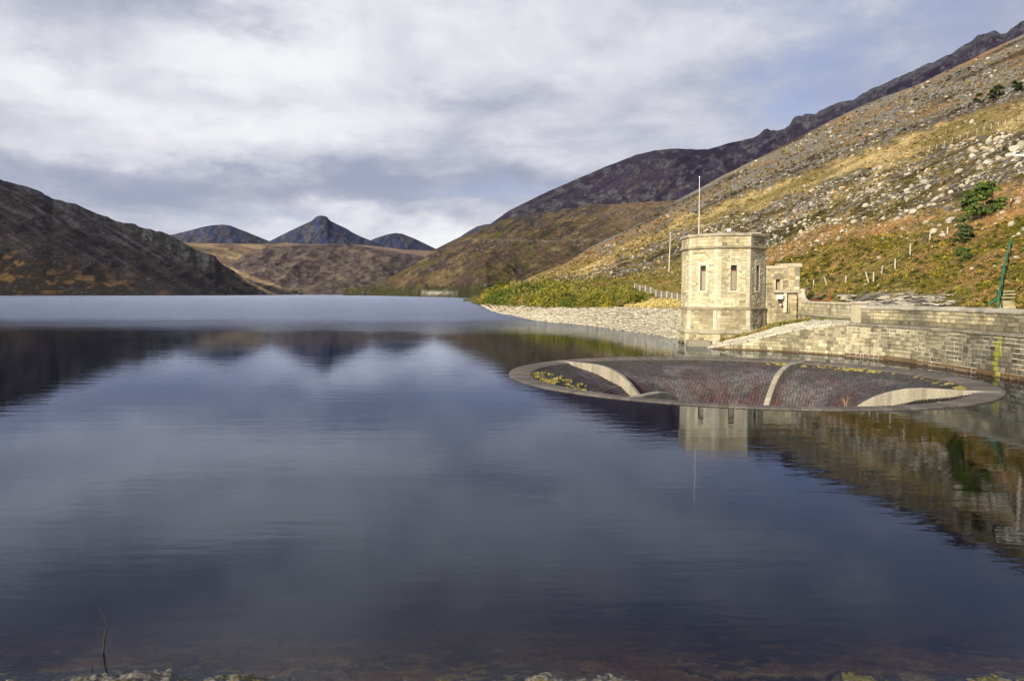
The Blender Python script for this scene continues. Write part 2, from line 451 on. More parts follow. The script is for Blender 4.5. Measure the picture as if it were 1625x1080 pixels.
YEL = [(700, 480), (829, 452), (900, 431), (1000, 388), (1100, 347), (1200, 314), (1295, 281), (1380, 253), (1444, 231), (1544, 199), (1625, 178), (1950, 90)]
L3 = [(700, 490), (829, 462), (1000, 425), (1130, 400), (1220, 392), (1300, 366), (1400, 345), (1500, 333), (1560, 300), (1625, 282), (1950, 180)]
L4 = [(700, 485), (1000, 440), (1200, 432), (1265, 412), (1310, 392), (1400, 380), (1500, 378), (1560, 365), (1625, 345), (1950, 300)]
GY = (.47, .36, .17); OL = (.205, .165, .042); GO = (.135, .125, .020); BR = (.29, .195, .085); HE = (.19, .13, .07); RK = (.33, .31, .28)
def hill_col(px, py, X, Y, Z, R):
    n = fbm(X / 7, Y / 7, 5, 41); n2 = fbm(X / 26, Y / 40, 4, 51); n3 = fbm(X / 3, Y / 3, 4, 61)
    wob = (fbm(px / 40, py / 18, 4, 71) - .5) * 34
    y1 = line(px, YEL); y3 = line(px, L3); y4 = line(px, L4)
    py_ = py + wob
    # diagonal streaks along the fall of the slope
    ang = math.radians(-24)
    sa_ = (px * math.cos(ang) + py * math.sin(ang)); sb_ = (-px * math.sin(ang) + py * math.cos(ang))
    stk = .5 + 1.25 * (fbm(sa_ / 130, sb_ / 8, 5, 81) - .5); stk2 = .5 + 1.2 * (fbm(sa_ / 80 + 9, sb_ / 5, 4, 91) - .5)
    up = mix(mix((.15, .12, .07), (.27, .165, .075), sm(.48, .7, stk)), OL, sm(.50, .66, stk2))
    up = mix(up, (.27, .21, .10), sm(.55, .75, n2) * .6); up = mix(up, (.045, .032, .02), sm(.57, .66, 1 - stk) * .85)
    half = np.interp(px, [800, 1000, 1300, 1450, 1625], [6, 8, 11, 17, 21])
    c = up
    rock = np.clip(.68 + (stk2 - .5) * 1.3 + (n2 - .5) * .5, .1, .95) * np.ones_like(px)
    by = sm(-half - 8, -half + 6, py_ - y1)
    c = mix(c, mix(mix(GY, (.24, .19, .07), sm(.4, .62, stk)), (.17, .135, .055), sm(.54, .66, n) * .5), by)
    rock = rock * (1 - by) + .26 * by
    m = sm(half - 6, half + 8, py_ - y1)           # boulder field
    mid = mix(mix(OL, GY, sm(.42, .62, stk)), BR, sm(.60, .72, stk2) * .7)
    mid = mix(mid, GO, sm(.5, .65, n) * .6); mid = mix(mid, (.035, .03, .014), sm(.51, .59, fbm(X / 4, Y / 4, 4, 99)) * .8); mid = mix(mid, (.05, .04, .02), sm(.55, .66, 1 - stk2) * .7)
    c = mix(c, mid, m); rock = rock * (1 - m) + (.58 + (n2 - .5) * .5 + (stk2 - .5) * .7) * m
    m = sm(-6, 8, py_ - y3)
    orange = mix(mix(BR, (.42, .25, .10), sm(.4, .6, n3)), OL, sm(.52, .66, n) * .8)
    leftm = sm(1150, 1080, px)
    orange = mix(orange, mix(OL, mix(GO, BR, sm(.55, .68, n)), sm(.4, .6, n2)), leftm)
    c = mix(c, orange, m); rock = rock * (1 - m) + (.36 + (n - .5) * .3) * m
    m = sm(-8, 8, py_ - y4)
    gor = mix(mix(GO, OL, sm(.4, .6, n)), (.27, .18, .08), sm(.58, .70, n3) * .7)
    c = mix(c, gor, m); rock = rock * (1 - m) + .16 * m
    # low ground: stone beach, then dry grass, then scrub
    bch = (1 - sm(2.0, 2.25, R)) * (px < 1240)
    grs = sm(2.0, 2.2, R) * (1 - sm(3.0, 3.4, R)) * sm(985, 1010, px) * (px < 1240)
    c = mix(c, (.40, .37, .29), bch); c = mix(c, mix(GY, (.52, .44, .20), .6), grs)
    rock = rock * (1 - bch) * (1 - grs) + .2 * bch
    tip = (1 - sm(775, 800, px)) ; c = mix(c, (.10, .095, .04), tip)
    # bare boulder slopes behind the parapet
    slab = np.exp(-((px - 1425) / 75.) ** 2 - ((py - 477) / 12.) ** 2) + .9 * np.exp(-((px - 1272) / 14.) ** 2 - ((py - 463) / 8.) ** 2)
    c = mix(c, (.33, .31, .26), np.clip(slab * 1.8, 0, 1) * sm(.35, .5, n3)); rock = np.clip(rock + slab, 0, 1)
    return c, rock

M_hill = terrain_mat("hillside_ground", sa=1.6, sb=.22, rockcol=(.42, .39, .34), contrast=.6, bd=.8, bs=1.0, rs=.9)
hill, HG = ribbon("hillside", [R0, R1, R2, R3, R3b, R4, R5, R6], 735, 1900, 560, [2, 10, 8, 6, 230, 4, 4], M_hill, hill_amp,
                  lambda *a: hill_col(*(a[:5]), remap(a[5])), smooth=2, keep=(1, 5))
tag(hill, kind="structure")

def hill_hit(px, py):
    """first point of the near hillside seen at this bearing and height"""
    ci = int(np.clip(round((px - HG['px'][0]) / (HG['px'][1] - HG['px'][0])), 0, len(HG['px']) - 1))
    P_ = HG['PY'][:, ci]
    run = np.minimum.accumulate(P_)
    k = int(np.argmax(run <= py))
    if run[k] > py or k == 0: return None
    f = (run[k - 1] - py) / max(run[k - 1] - run[k], 1e-6)
    t = HG['Y'][k - 1, ci] * (1 - f) + HG['Y'][k, ci] * f
    z = HG['Z'][k - 1, ci] * (1 - f) + HG['Z'][k, ci] * f
    u, _ = ray(px, YH)
    return Vector((float(u) * t, t, z))

def ground(x, y):
    px = 812.5 + FP * (x / y) * 1.0
    u = x / y
    ci = int(np.clip(np.searchsorted(HG['u'], u), 0, len(HG['px']) - 1))
    return float(np.interp(y, HG['Y'][:, ci], HG['Z'][:, ci]))

# ---- olive slope beyond it, its colours dulled to hold cloud shade
def mk(base, ridge, back=(500, .3)):
    xs = ridge[0]
    return [base, ridge, (xs, ridge[1] + 60, ridge[2] * .985 - 4), (xs, ridge[1] + back[0], ridge[2] * back[1] - 30)]
mid_sil = [(540, 471), (552, 470), (565, 467), (588, 457), (622, 438), (656, 421.5), (690, 396), (730.6, 377.5), (745, 371), (771, 359), (788, 350.5), (815, 345), (848, 339), (880, 333), (908, 327.7), (932, 323), (980, 322), (1053, 321), (1100, 318), (1200, 300), (1400, 280)]
mid_r = zrow(mid_sil, ([540, 622, 771, 900, 1400], [2500, 2150, 1850, 1700, 1500]))
mx = mid_r[0]
mid_b = (mx, np.interp(mx, [540, 565, 610, 649, 757, 900, 1100, 1400], [2440, 2350, 1900, 1550, 820, 980, 1050, 1200]), np.full(len(mx), -6.0))
mid_b2 = (mx, mid_b[1] + 60, np.full(len(mx), 12.0))
def mid_amp(X, Y, Z, R, PX):
    w_ = sm(.1, .6, R) * (1 - .85 * sm(1.6, 2.0, R))
    return ((fbm(X / 200, Y / 260, 5, 13) - .5) * 60 + (ridged(X / 70, Y / 90, 4, 15) - .5) * 22) * w_ + (fbm(X / 25, Y / 40, 4, 17) - .5) * 5 * sm(.6, 1.2, R)
def streaks(px, py, deg, L, Wd, seed, o=5):
    a = math.radians(deg)
    return fbm((px * math.cos(a) + py * math.sin(a)) / L, (-px * math.sin(a) + py * math.cos(a)) / Wd, o, seed)
def mid_col(px, py, X, Y, Z, R):
    s1 = streaks(px, py, -30, 50, 9, 101); s2 = streaks(px, py, -28, 26, 5, 103); n = fbm(px / 14, py / 9, 5, 105)
    c = mix((.066, .058, .024), (.115, .086, .048), sm(.42, .62, s1))
    c = mix(c, (.072, .046, .034), sm(.46, .60, n) * .85)
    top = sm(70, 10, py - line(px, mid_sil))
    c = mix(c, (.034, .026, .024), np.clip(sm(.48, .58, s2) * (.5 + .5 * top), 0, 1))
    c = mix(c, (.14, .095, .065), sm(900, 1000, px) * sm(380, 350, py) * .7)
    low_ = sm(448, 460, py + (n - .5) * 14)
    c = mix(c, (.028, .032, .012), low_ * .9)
    c = mix(c, (.30, .28, .25), np.exp(-((px - 690) / 32.) ** 2 - ((py - 464.5) / 2.6) ** 2) * sm(.3, .5, n))
    tr = np.abs(py - line(px, [(560, 500), (740, 379.5), (800, 381), (870, 382.5), (965, 379.5), (990, 378)]))
    c = mix(c, (.12, .105, .08), (tr < 1.3) * .7 * (px > 735) * (px < 985))
    return c, np.clip(.22 + top * .28 * sm(.4, .6, s2) + .25 * sm(.6, .7, n), 0, .8)
M_mid = terrain_mat("slope_ground", sa=.12, sb=.03, rockcol=(.15, .14, .13), contrast=.45, bd=4, bs=.8, rs=.16)
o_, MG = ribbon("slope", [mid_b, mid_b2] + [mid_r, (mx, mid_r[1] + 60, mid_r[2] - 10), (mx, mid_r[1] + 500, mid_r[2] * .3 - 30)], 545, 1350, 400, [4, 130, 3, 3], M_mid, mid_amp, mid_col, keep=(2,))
tag(o_, kind="structure")

# ---- heather mountain above, its dark colour deepened to hold cloud shade
up_sil = [(700, 420), (740, 385), (780, 355), (808, 335.5), (851, 314), (893, 294.5), (921, 281.7), (950, 269), (978, 257.6), (1006, 246), (1035, 238), (1063, 234.4), (1119, 235.9), (1148, 228), (1190, 218), (1200, 213), (1206, 206.5), (1212, 204.5), (1218, 208), (1227, 207.5), (1240, 203), (1246, 199), (1252, 188), (1258, 183.6), (1285, 180), (1300, 173), (1320, 162.5), (1341, 159.7), (1370, 144), (1401, 129), (1471, 97.4), (1500, 82), (1527, 65.7), (1536, 55), (1545, 53.0), (1556, 50), (1563, 49.5), (1571, 53.5), (1580, 52.4), (1587, 46), (1591, 44.6), (1600, 36), (1612, 30.5), (1625, 25), (1700, -20), (1850, -100), (1950, -150)]
up_r = zrow(up_sil, ([700, 1006, 1240, 1625, 1950], [2500, 2350, 2250, 1900, 1700])); ux = up_r[0]
up_b = (ux, np.full(len(ux), 1500.), np.full(len(ux), 10.))
def up_amp(X, Y, Z, R, PX):
    w_ = sm(0, .4, R) * (1 - .9 * sm(.75, 1.0, R))
    return ((fbm(X / 260, Y / 300, 5, 213) - .5) * 120 + (ridged(X / 90, Y / 120, 4, 215) - .5) * 30) * w_ + (fbm(X / 18, Y / 30, 4, 217) - .5) * 9 * sm(.8, 1.0, R) * (sm(1180, 1240, PX) * .8 + .2)
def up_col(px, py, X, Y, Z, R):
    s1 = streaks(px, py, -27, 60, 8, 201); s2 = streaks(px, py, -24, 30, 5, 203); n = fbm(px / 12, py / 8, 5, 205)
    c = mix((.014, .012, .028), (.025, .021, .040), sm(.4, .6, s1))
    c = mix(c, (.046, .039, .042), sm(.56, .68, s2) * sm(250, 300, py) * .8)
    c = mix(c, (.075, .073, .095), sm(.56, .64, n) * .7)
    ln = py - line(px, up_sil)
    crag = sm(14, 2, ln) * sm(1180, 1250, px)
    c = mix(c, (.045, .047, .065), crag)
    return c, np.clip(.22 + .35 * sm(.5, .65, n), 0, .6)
M_up = terrain_mat("mountain_heather_shade", sa=.07, sb=.02, rockcol=(.060, .060, .085), contrast=.4, bd=7, bs=.7, rs=.10)
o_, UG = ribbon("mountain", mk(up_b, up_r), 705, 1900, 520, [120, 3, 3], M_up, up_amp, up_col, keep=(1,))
tag(o_, kind="structure")

# ---- left mountain, shade of its sunless slope put into the ground colours
lf_sil = [(-600, 120), (-300, 190), (-100, 252), (0, 281.6), (25, 290.5), (55, 297.4), (68, 302), (75, 305.7), (83, 312), (87, 315.4), (104, 319), (122, 323), (134, 328), (144, 332.6), (172, 344.5), (199, 353.6), (213, 354.7), (228, 361), (241, 364.7), (257, 368), (268, 371), (280, 376.3), (292, 384), (304, 391.5), (324, 400.7), (335, 402.5), (343, 406), (347, 413.7), (358, 421), (371, 429), (399, 448), (432, 463.5), (445, 468), (480, 474)]
lf_r = zrow(lf_sil, ([-600, 0, 200, 350, 480], [2600, 3200, 3200, 3000, 2750])); lx = lf_r[0]
lf_b = (lx, np.interp(lx, [-600, 0, 300, 440, 480], [1700, 2350, 2450, 2650, 2700]), np.full(len(lx), -6.))
def lf_amp(X, Y, Z, R, PX):
    w_ = sm(0, .3, R) * (1 - .9 * sm(.8, 1.0, R))
    return ((fbm(X / 260, Y / 300, 5, 313) - .5) * 60 + (ridged(X / 120, Y / 160, 4, 315) - .5) * 26) * w_ * np.clip((470 - 0) / 470, .2, 1) * sm(470, 380, PX) + (fbm(X / 22, Y / 60, 4, 317) - .5) * 10 * sm(.8, 1.0, R) * sm(470, 380, PX)
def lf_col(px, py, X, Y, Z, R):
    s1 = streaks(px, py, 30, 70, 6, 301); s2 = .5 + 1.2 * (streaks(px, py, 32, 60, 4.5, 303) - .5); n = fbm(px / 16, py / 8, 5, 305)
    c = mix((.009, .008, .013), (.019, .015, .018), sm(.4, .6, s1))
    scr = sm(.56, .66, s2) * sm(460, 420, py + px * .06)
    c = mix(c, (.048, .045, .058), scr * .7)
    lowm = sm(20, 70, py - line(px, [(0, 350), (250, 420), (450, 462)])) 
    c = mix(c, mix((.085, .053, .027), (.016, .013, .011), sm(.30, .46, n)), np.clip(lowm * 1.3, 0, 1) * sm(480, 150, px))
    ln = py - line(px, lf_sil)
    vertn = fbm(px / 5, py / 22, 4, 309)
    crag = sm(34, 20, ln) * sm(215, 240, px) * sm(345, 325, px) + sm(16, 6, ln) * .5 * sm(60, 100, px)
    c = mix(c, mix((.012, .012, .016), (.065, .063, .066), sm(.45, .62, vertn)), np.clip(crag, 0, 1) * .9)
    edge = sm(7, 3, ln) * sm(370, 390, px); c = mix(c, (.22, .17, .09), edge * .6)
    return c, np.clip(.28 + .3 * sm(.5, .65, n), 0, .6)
M_lf = terrain_mat("mountain_heath_shade", sa=.05, sb=.015, rockcol=(.042, .042, .05), contrast=.35, bd=5, bs=.7, rs=.09)
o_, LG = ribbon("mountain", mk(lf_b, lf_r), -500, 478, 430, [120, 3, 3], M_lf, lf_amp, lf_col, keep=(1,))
tag(o_, kind="structure")

# ---- the far end of the valley
M_far = terrain_mat("far_moor", sa=.03, sb=.008, rockcol=(.08, .074, .076), contrast=.35, bd=12, bs=.6, rs=.04)
def far(name, sil, tr, tb, zb, cf, seed, px0, px1, a=40, n=260, seg=90):
    r_ = zrow(sil, tr); x_ = r_[0]
    b_ = (x_, np.full(len(x_), float(tb)), np.full(len(x_), float(zb)))
    def am(X, Y, Z, R, PX): return ((fbm(X / 400, Y / 500, 5, seed) - .5) * a * 2 + (ridged(X / 160, Y / 240, 4, seed + 3) - .5) * a) * sm(0, .4, R) * (1 - .93 * sm(.8, 1, R))
    o_, g_ = ribbon(name, mk(b_, r_, (1500, .3)), px0, px1, n, [seg, 3, 3], M_far, am, cf, keep=(1,))
    tag(o_, kind="structure")
def dome_col(px, py, X, Y, Z, R):  # brown moorland tones darkened, cloud shade is part of the colour
    s1 = streaks(px, py, 28, 22, 5, 401); n = fbm(px / 9, py / 5, 5, 403); s2 = streaks(px, py, -20, 16, 4, 405)
    c = mix((.068, .054, .055), (.098, .080, .068), sm(.42, .6, s1))
    c = mix(c, (.040, .029, .034), sm(.48, .60, n) * .85)
    c = mix(c, (.125, .10, .072), sm(.58, .68, s2) * .6)
    c = mix(c, (.055, .042, .048), sm(640, 690, px) * .5)
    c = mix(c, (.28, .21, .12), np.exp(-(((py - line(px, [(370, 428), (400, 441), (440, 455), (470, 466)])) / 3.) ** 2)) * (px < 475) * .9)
    return c, np.clip(.2 + .3 * sm(.5, .62, n), 0, .6)
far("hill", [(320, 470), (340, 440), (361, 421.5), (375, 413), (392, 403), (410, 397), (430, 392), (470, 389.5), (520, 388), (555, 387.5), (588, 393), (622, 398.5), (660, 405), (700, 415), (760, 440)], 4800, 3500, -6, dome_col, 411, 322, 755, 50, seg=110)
def moor_col(px, py, X, Y, Z, R):
    n = fbm(px / 14, py / 4, 5, 423); s = streaks(px, py, 12, 30, 4, 425)
    c = mix((.22, .165, .095), (.12, .085, .058), sm(.42, .60, s)); c = mix(c, (.12, .085, .07), sm(.56, .68, n) * .8)
    c = mix(c, (.17, .12, .10), sm(430, 480, px) * .8)
    return c, np.clip(.1 + .2 * n, 0, .4)
far("moor", [(200, 380), (297, 385), (320, 386), (368, 386.5), (433, 387), (453, 385), (487, 388), (530, 387), (588, 389), (640, 396), (690, 398), (760, 410)], 6800, 4600, -6, moor_col, 421, 210, 755, 40)
def blue_col(px, py, X, Y, Z, R):  # blue of the distant air and cloud shade put into the ground colour
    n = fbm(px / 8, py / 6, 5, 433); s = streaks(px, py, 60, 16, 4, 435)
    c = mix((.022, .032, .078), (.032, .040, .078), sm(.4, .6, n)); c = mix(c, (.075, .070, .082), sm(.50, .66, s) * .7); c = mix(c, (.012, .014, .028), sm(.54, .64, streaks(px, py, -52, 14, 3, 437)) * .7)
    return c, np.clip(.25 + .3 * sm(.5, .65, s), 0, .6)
far("mountain", [(240, 384), (275, 372.5), (304, 365.7), (325, 360), (341, 357.2), (355, 356.2), (368, 358), (392, 367.4), (410, 375), (429, 382.6), (460, 396), (490, 410)], 8200, 6300, 0, blue_col, 441, 245, 485, 40)
far("mountain", [(400, 400), (429, 383), (453, 370.8), (480, 358), (497, 350.5), (501, 346.5), (504, 344.2), (508, 342.6), (512, 342.2), (517, 342.8), (521, 344.4), (524, 348.5), (527, 351), (538, 356.5), (550, 362), (561, 369), (575, 376), (588, 381), (609, 391), (640, 402), (680, 420)], 7600, 6000, 0, blue_col, 451, 402, 675, 30)
far("mountain", [(560, 398), (588, 382), (598, 377.5), (609, 374), (620, 371), (629, 369.8), (639, 370.8), (656, 377.5), (672, 385), (690, 393.8), (720, 408), (750, 420)], 9000, 6500, 0, blue_col, 461, 565, 745, 35)
far("mountain", [(640, 420), (690, 396), (715, 383), (730, 376), (745, 366), (757, 359.3), (771, 355.9), (800, 354), (850, 350), (950, 348)], 9500, 7200, 0, blue_col, 471, 645, 940, 35)

# ---- bed of the lake and land out to the horizon, under everything
mb = MB(); mb.add([(-16000, -900, -9), (16000, -900, -9), (16000, 20000, -9), (-16000, 20000, -9)], [(0, 1, 2, 3)], (.05, .04, .025))
tag(mb.build("lake_bed", stone_mat("silt", .05, .4, .3)), kind="structure")
# ------------------------------------------------------------------ bellmouth spillway
BC = Vector((14.63, 48.76, 0))
def rim_r(th): return 14.7 + .11 * math.cos(2 * th) - .64 * math.sin(2 * th)
def bp(q, th, z): r_ = rim_r(th) * q; return (BC.x + r_ * math.cos(th), BC.y + r_ * math.sin(th), z)
def bl(q, th, z): r_ = rim_r(th) * q; return (r_ * math.cos(th), r_ * math.sin(th), z)
M_rim = stone_mat("rim_stone", 1.5, 10, .35, (.09, .075, .075), .02)
M_fun = stone_mat("funnel_stone", .5, 8, .55, (.085, .045, .05), .03, streak=.6)
M_rib = stone_mat("rib_concrete", 2, 14, .3, (.17, .15, .11), .015)
sp = tag(empty("spillway", BC), "round stepped stone spillway bellmouth sunk in the calm water before the tower", "spillway")
NT = 192
mb = MB()
prof = [(.999, -9, 0), (1.0, -.06, 0), (.998, .06, 1), (.985, .085, 1), (.955, .075, 1), (.925, .045, 1), (.898, -.02, 1), (.894, -.16, 0)]
for k in range(NT):
    a, b = 2 * math.pi * k / NT, 2 * math.pi * (k + 1) / NT
    tone = rng.uniform(.7, 1.25); ca = shade((.130, .115, .105), tone)
    gp = .0006
    for i in range(len(prof) - 1):
        (q0, z0, f0), (q1, z1, f1) = prof[i], prof[i + 1]
        col = ca if z0 > -1 else (.12, .10, .09)
        mb.add([bl(q0, a + gp, z0), bl(q0, b - gp, z0), bl(q1, b - gp, z1), bl(q1, a + gp, z1)], [(0, 1, 2, 3)], col)
        mb.add([bl(q0 * .9995, a, z0 - .012), bl(q0 * .9995, b, z0 - .012), bl(q1 * .9995, b, z1 - .012), bl(q1 * .9995, a, z1 - .012)], [(0, 1, 2, 3)], (.10, .09, .08))
mb.build("rim", M_rim, sp)
# stepped funnel
FQ = [(.894, -.10), (.84, -.30), (.73, -.62), (.57, -1.45), (.47, -2.65), (.34, -5.3), (.27, -7.5), (.20, -11), (.18, -18)]
def fz(q): return float(np.interp(-q, [-a for a, _ in FQ], [z for _, z in FQ]))
mb = MB(); q = .894; NS = 300
row = 0
while q > .205:
    q2 = q - (.0115 if q > .4 else .022)
    z0, z1 = fz(q), fz(q2)
    n = int(NS * max(q, .4) / .9); off = rng.random()
    for k in range(n):
        a, b = 2 * math.pi * (k + off) / n, 2 * math.pi * (k + 1 + off) / n
        am_ = (a + b) / 2; d_ = math.degrees(am_) % 360
        nn = float(fbm(math.cos(am_) * q * 9 + 40, math.sin(am_) * q * 9 + 40, 4, 7))
        st = float(fbm(am_ * 9, q * 3, 4, 9))
        c = Vector((.062, .058, .066)); c = c.lerp(Vector((.118, .108, .118)), max(0, min(1, (nn - .45) * 4)))
        red = .75 * max(0, min(1, (.72 - q) * 3)) * max(0, min(1, (st - .45) * 6)); c = c.lerp(Vector((.075, .024, .030)), red)
        if q > .80: c = c.lerp(Vector((.04, .037, .026)), .6 * max(0, min(1, (nn - .3) * 4)))
        moss = 0
        if 162 < d_ < 228 and q > .66 and nn > .515: moss = 1
        if q > .868 and nn > .60 and (d_ < 60 or d_ > 330): moss = 1
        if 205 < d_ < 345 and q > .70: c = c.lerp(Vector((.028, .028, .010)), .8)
        c = c * rng.uniform(.72, 1.2)
        if moss: c = Vector((.33, .29, .09)) * rng.uniform(.7, 1.15)
        g_ = .012 / max(q, .2)
        ztop = z0 - .01 + rng.uniform(-.012, .012)
        e = .003
        # tread then riser of one stone
        A = [bl(q, a + g_ * .1, ztop), bl(q, b - g_ * .1, ztop), bl(q2 + e, b - g_ * .1, ztop - .03), bl(q2 + e, a + g_ * .1, ztop - .03)]
        B = [bl(q2 + e * .4, b - g_ * .1, z1 - .05), bl(q2 + e * .4, a + g_ * .1, z1 - .05)]
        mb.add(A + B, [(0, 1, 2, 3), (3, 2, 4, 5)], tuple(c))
    q = q2; row += 1
for i in range(len(FQ) - 1):
    (q0, z0), (q1, z1) = FQ[i], FQ[i + 1]
    for k in range(64):
        a, b = 2 * math.pi * k / 64, 2 * math.pi * (k + 1) / 64
        mb.add([bl(q0, a, z0 - .12), bl(q0, b, z0 - .12), bl(q1, b, z1 - .12), bl(q1, a, z1 - .12)], [(0, 1, 2, 3)], (.05, .045, .045))
mb.build("funnel", M_fun, sp)
# four concrete ribs
TQ = [(.985, .10), (.93, .085), (.86, .075), (.78, .06), (.73, .04), (.68, -.06), (.62, -.32), (.57, -.66), (.52, -1.2), (.47, -1.95), (.40, -3.3), (.33, -5.0)]
for deg, wd in ((136, .36), (48.5, .38), (-35.3, .40), (-128.5, .36)):
    th = math.radians(deg); R_ = rim_r(th); dx, dy = math.cos(th), math.sin(th); nx, ny = -dy, dx
    mb = MB(); secs = []
    qs = np.linspace(.985, .33, 46)
    for q_ in qs:
        z_ = float(np.interp(-q_, [-a for a, _ in TQ], [z for _, z in TQ]))
        zb = fz(min(q_, .89)) - .5; hw = wd / 2 * (1 if q_ < .9 else .35 + .65 * (0.985 - q_) / .085)
        P_ = lambda s_, zz_: (R_ * q_ * dx + nx * s_, R_ * q_ * dy + ny * s_, zz_)
        secs.append([P_(-hw - .05, zb), P_(-hw - .02, z_ - .06), P_(-hw * .85, z_), P_(hw * .85, z_), P_(hw + .02, z_ - .06), P_(hw + .05, zb)])
    for i in range(len(secs) - 1):
        tn = .9 + .16 * ((i // 4) % 2) + rng.uniform(-.04, .04)
        for j in range(5):
            mb.add([secs[i][j], secs[i + 1][j], secs[i + 1][j + 1], secs[i][j + 1]], [(0, 1, 2, 3)], shade((.28, .26, .215), tn * (1 if (i % 8) else .85)))
    mb.build("rib", M_rib, sp)

# ------------------------------------------------------------------ water
m, nt = new_mat("lake_water"); g = N(nt); P = pos(g)
sp_ = g.n('ShaderNodeSeparateXYZ', inp={0: P})
edge = g.noise(g.vscale(P, (.012, .03, 1)), 1.0, 5, .6)
yy = g.math('ADD', sp_.outputs[1], g.math('MULTIPLY', g.math('SUBTRACT', edge, .5), 70))
yy = g.math('SUBTRACT', yy, g.math('MULTIPLY', g.ramp(sp_.outputs[0], -5, 25, 0, 1), -12))
farm = g.ramp(yy, 82, 185); farm = g.math('MULTIPLY', farm, g.math('ADD', .45, g.math('MULTIPLY', farm, .55)))
rip1 = g.noise(g.vscale(P, (.55, 1.5, 1)), 1.0, 3, .55, .4)
rip2 = g.noise(g.vscale(P, (1.6, 3.4, 1)), 1.3, 4, .6, .3)
patch = g.ramp(g.noise(g.vscale(P, (.05, .11, 1)), 1.0, 4, .6), .38, .66, .25, 1)
lng = g.noise(g.vscale(P, (.10, .85, 1)), 1.0, 3, .5)
hgt = g.math('ADD', g.math('ADD', g.math('MULTIPLY', lng, .0048), g.math('MULTIPLY', rip1, .0040)), g.math('MULTIPLY', g.math('MULTIPLY', rip2, .0022), patch))
wav = g.noise(g.vscale(P, (.9, 1.8, 1)), 1.6, 6, .65)
hgt = g.math('ADD', hgt, g.math('MULTIPLY', g.math('MULTIPLY', wav, .16), farm))
bump = g.n('ShaderNodeBump', inp={'Strength': 1.0, 'Distance': 1.0, 'Height': hgt}).outputs[0]
rgh = g.math('ADD', .010, g.math('MULTIPLY', farm, .26))
gl = g.n('ShaderNodeBsdfGlossy', inp={'Color': (.76, .83, 1.0, 1), 'Roughness': rgh, 'Normal': bump})
tr = g.n('ShaderNodeBsdfTransparent', inp={'Color': (.92, .92, .9, 1)})
fr = g.n('ShaderNodeFresnel', inp={'IOR': 1.333, 'Normal': bump})
ms = g.n('ShaderNodeMixShader', inp={0: fr.outputs[0], 1: tr.outputs[0], 2: gl.outputs[0]})
va = g.n('ShaderNodeVolumeAbsorption', inp={'Color': (.64, .46, .24, 1), 'Density': .95})
o = g.n('ShaderNodeOutputMaterial'); nt.links.new(ms.outputs[0], o.inputs[0]); nt.links.new(va.outputs[0], o.inputs[1])
NW = 96; inner = []; outer = []
for k in range(NW):
    th = 2 * math.pi * k / NW
    p_ = bp(.9985, th, 0); inner.append((p_[0], p_[1]))
    dx, dy = math.cos(th), math.sin(th)
    X0, X1, Y0, Y1 = -5000, 5000, 4.0, 7000
    sx_ = ((X1 if dx > 0 else X0) - BC.x) / dx if abs(dx) > 1e-9 else 1e18
    sy_ = ((Y1 if dy > 0 else Y0) - BC.y) / dy if abs(dy) > 1e-9 else 1e18
    s_ = min(sx_, sy_); outer.append((BC.x + dx * s_, BC.y + dy * s_))
# put the four corners on the outer ring
for cx_, cy_ in ((X0, Y0), (X1, Y0), (X0, Y1), (X1, Y1)):
    k = round((math.atan2(cy_ - BC.y, cx_ - BC.x) % (2 * math.pi)) / (2 * math.pi) * NW) % NW
    outer[k] = (cx_, cy_)
V = [(x, y, 0) for x, y in inner] + [(x, y, 0) for x, y in outer] + [(x, y, -8.5) for x, y in inner] + [(x, y, -8.5) for x, y in outer]
F = []
for k in range(NW):
    l = (k + 1) % NW
    F += [(k, NW + k, NW + l, l), (2 * NW + k, 2 * NW + l, 3 * NW + l, 3 * NW + k), (k, l, 2 * NW + l, 2 * NW + k), (NW + k, 3 * NW + k, 3 * NW + l, NW + l)]
me = np_mesh("water", V, F); tag(link("water", me, m), kind="structure")

# ------------------------------------------------------------------ draw-off tower
TC = Vector((23.85, 83.1, 0))
M_tow = stone_mat("tower_granite", 1.0, 11, .60, (.25, .215, .14), .02, streak=.7)
M_trim = stone_mat("trim_granite", 1.1, 12, .5, (.15, .125, .085), .012, streak=.5)
M_wall = stone_mat("wall_granite", .9, 9, .55, (.10, .095, .08), .03, streak=.6)
M_wood = plain_mat("window_board", (.30, .27, .20), .7)
M_dark = plain_mat("window_dark", (.03, .028, .026), .35)
M_red = plain_mat("red_paint", (.25, .06, .035), .6)
M_white = plain_mat("white_paint", (.80, .80, .80), .45, 0, .06)
M_metal = plain_mat("dark_iron", (.05, .045, .04), .6)
tower = tag(empty("tower", TC), "pale octagonal granite valve tower with slit windows standing in the lake edge", "tower")
CREAM = (.66, .60, .42)
def octo(ap, n=8): R_ = ap / math.cos(math.pi / n); return [(R_ * math.cos(math.pi / n + 2 * math.pi * k / n), R_ * math.sin(math.pi / n + 2 * math.pi * k / n)) for k in range(n)]
def oct_surf(ap, k, z0=0):
    th = k * math.pi / 4; n = (math.cos(th), math.sin(th)); t = (-n[1], n[0])
    return lambda u, v, d: (n[0] * (ap + d) + t[0] * u, n[1] * (ap + d) + t[1] * u, z0 + v)
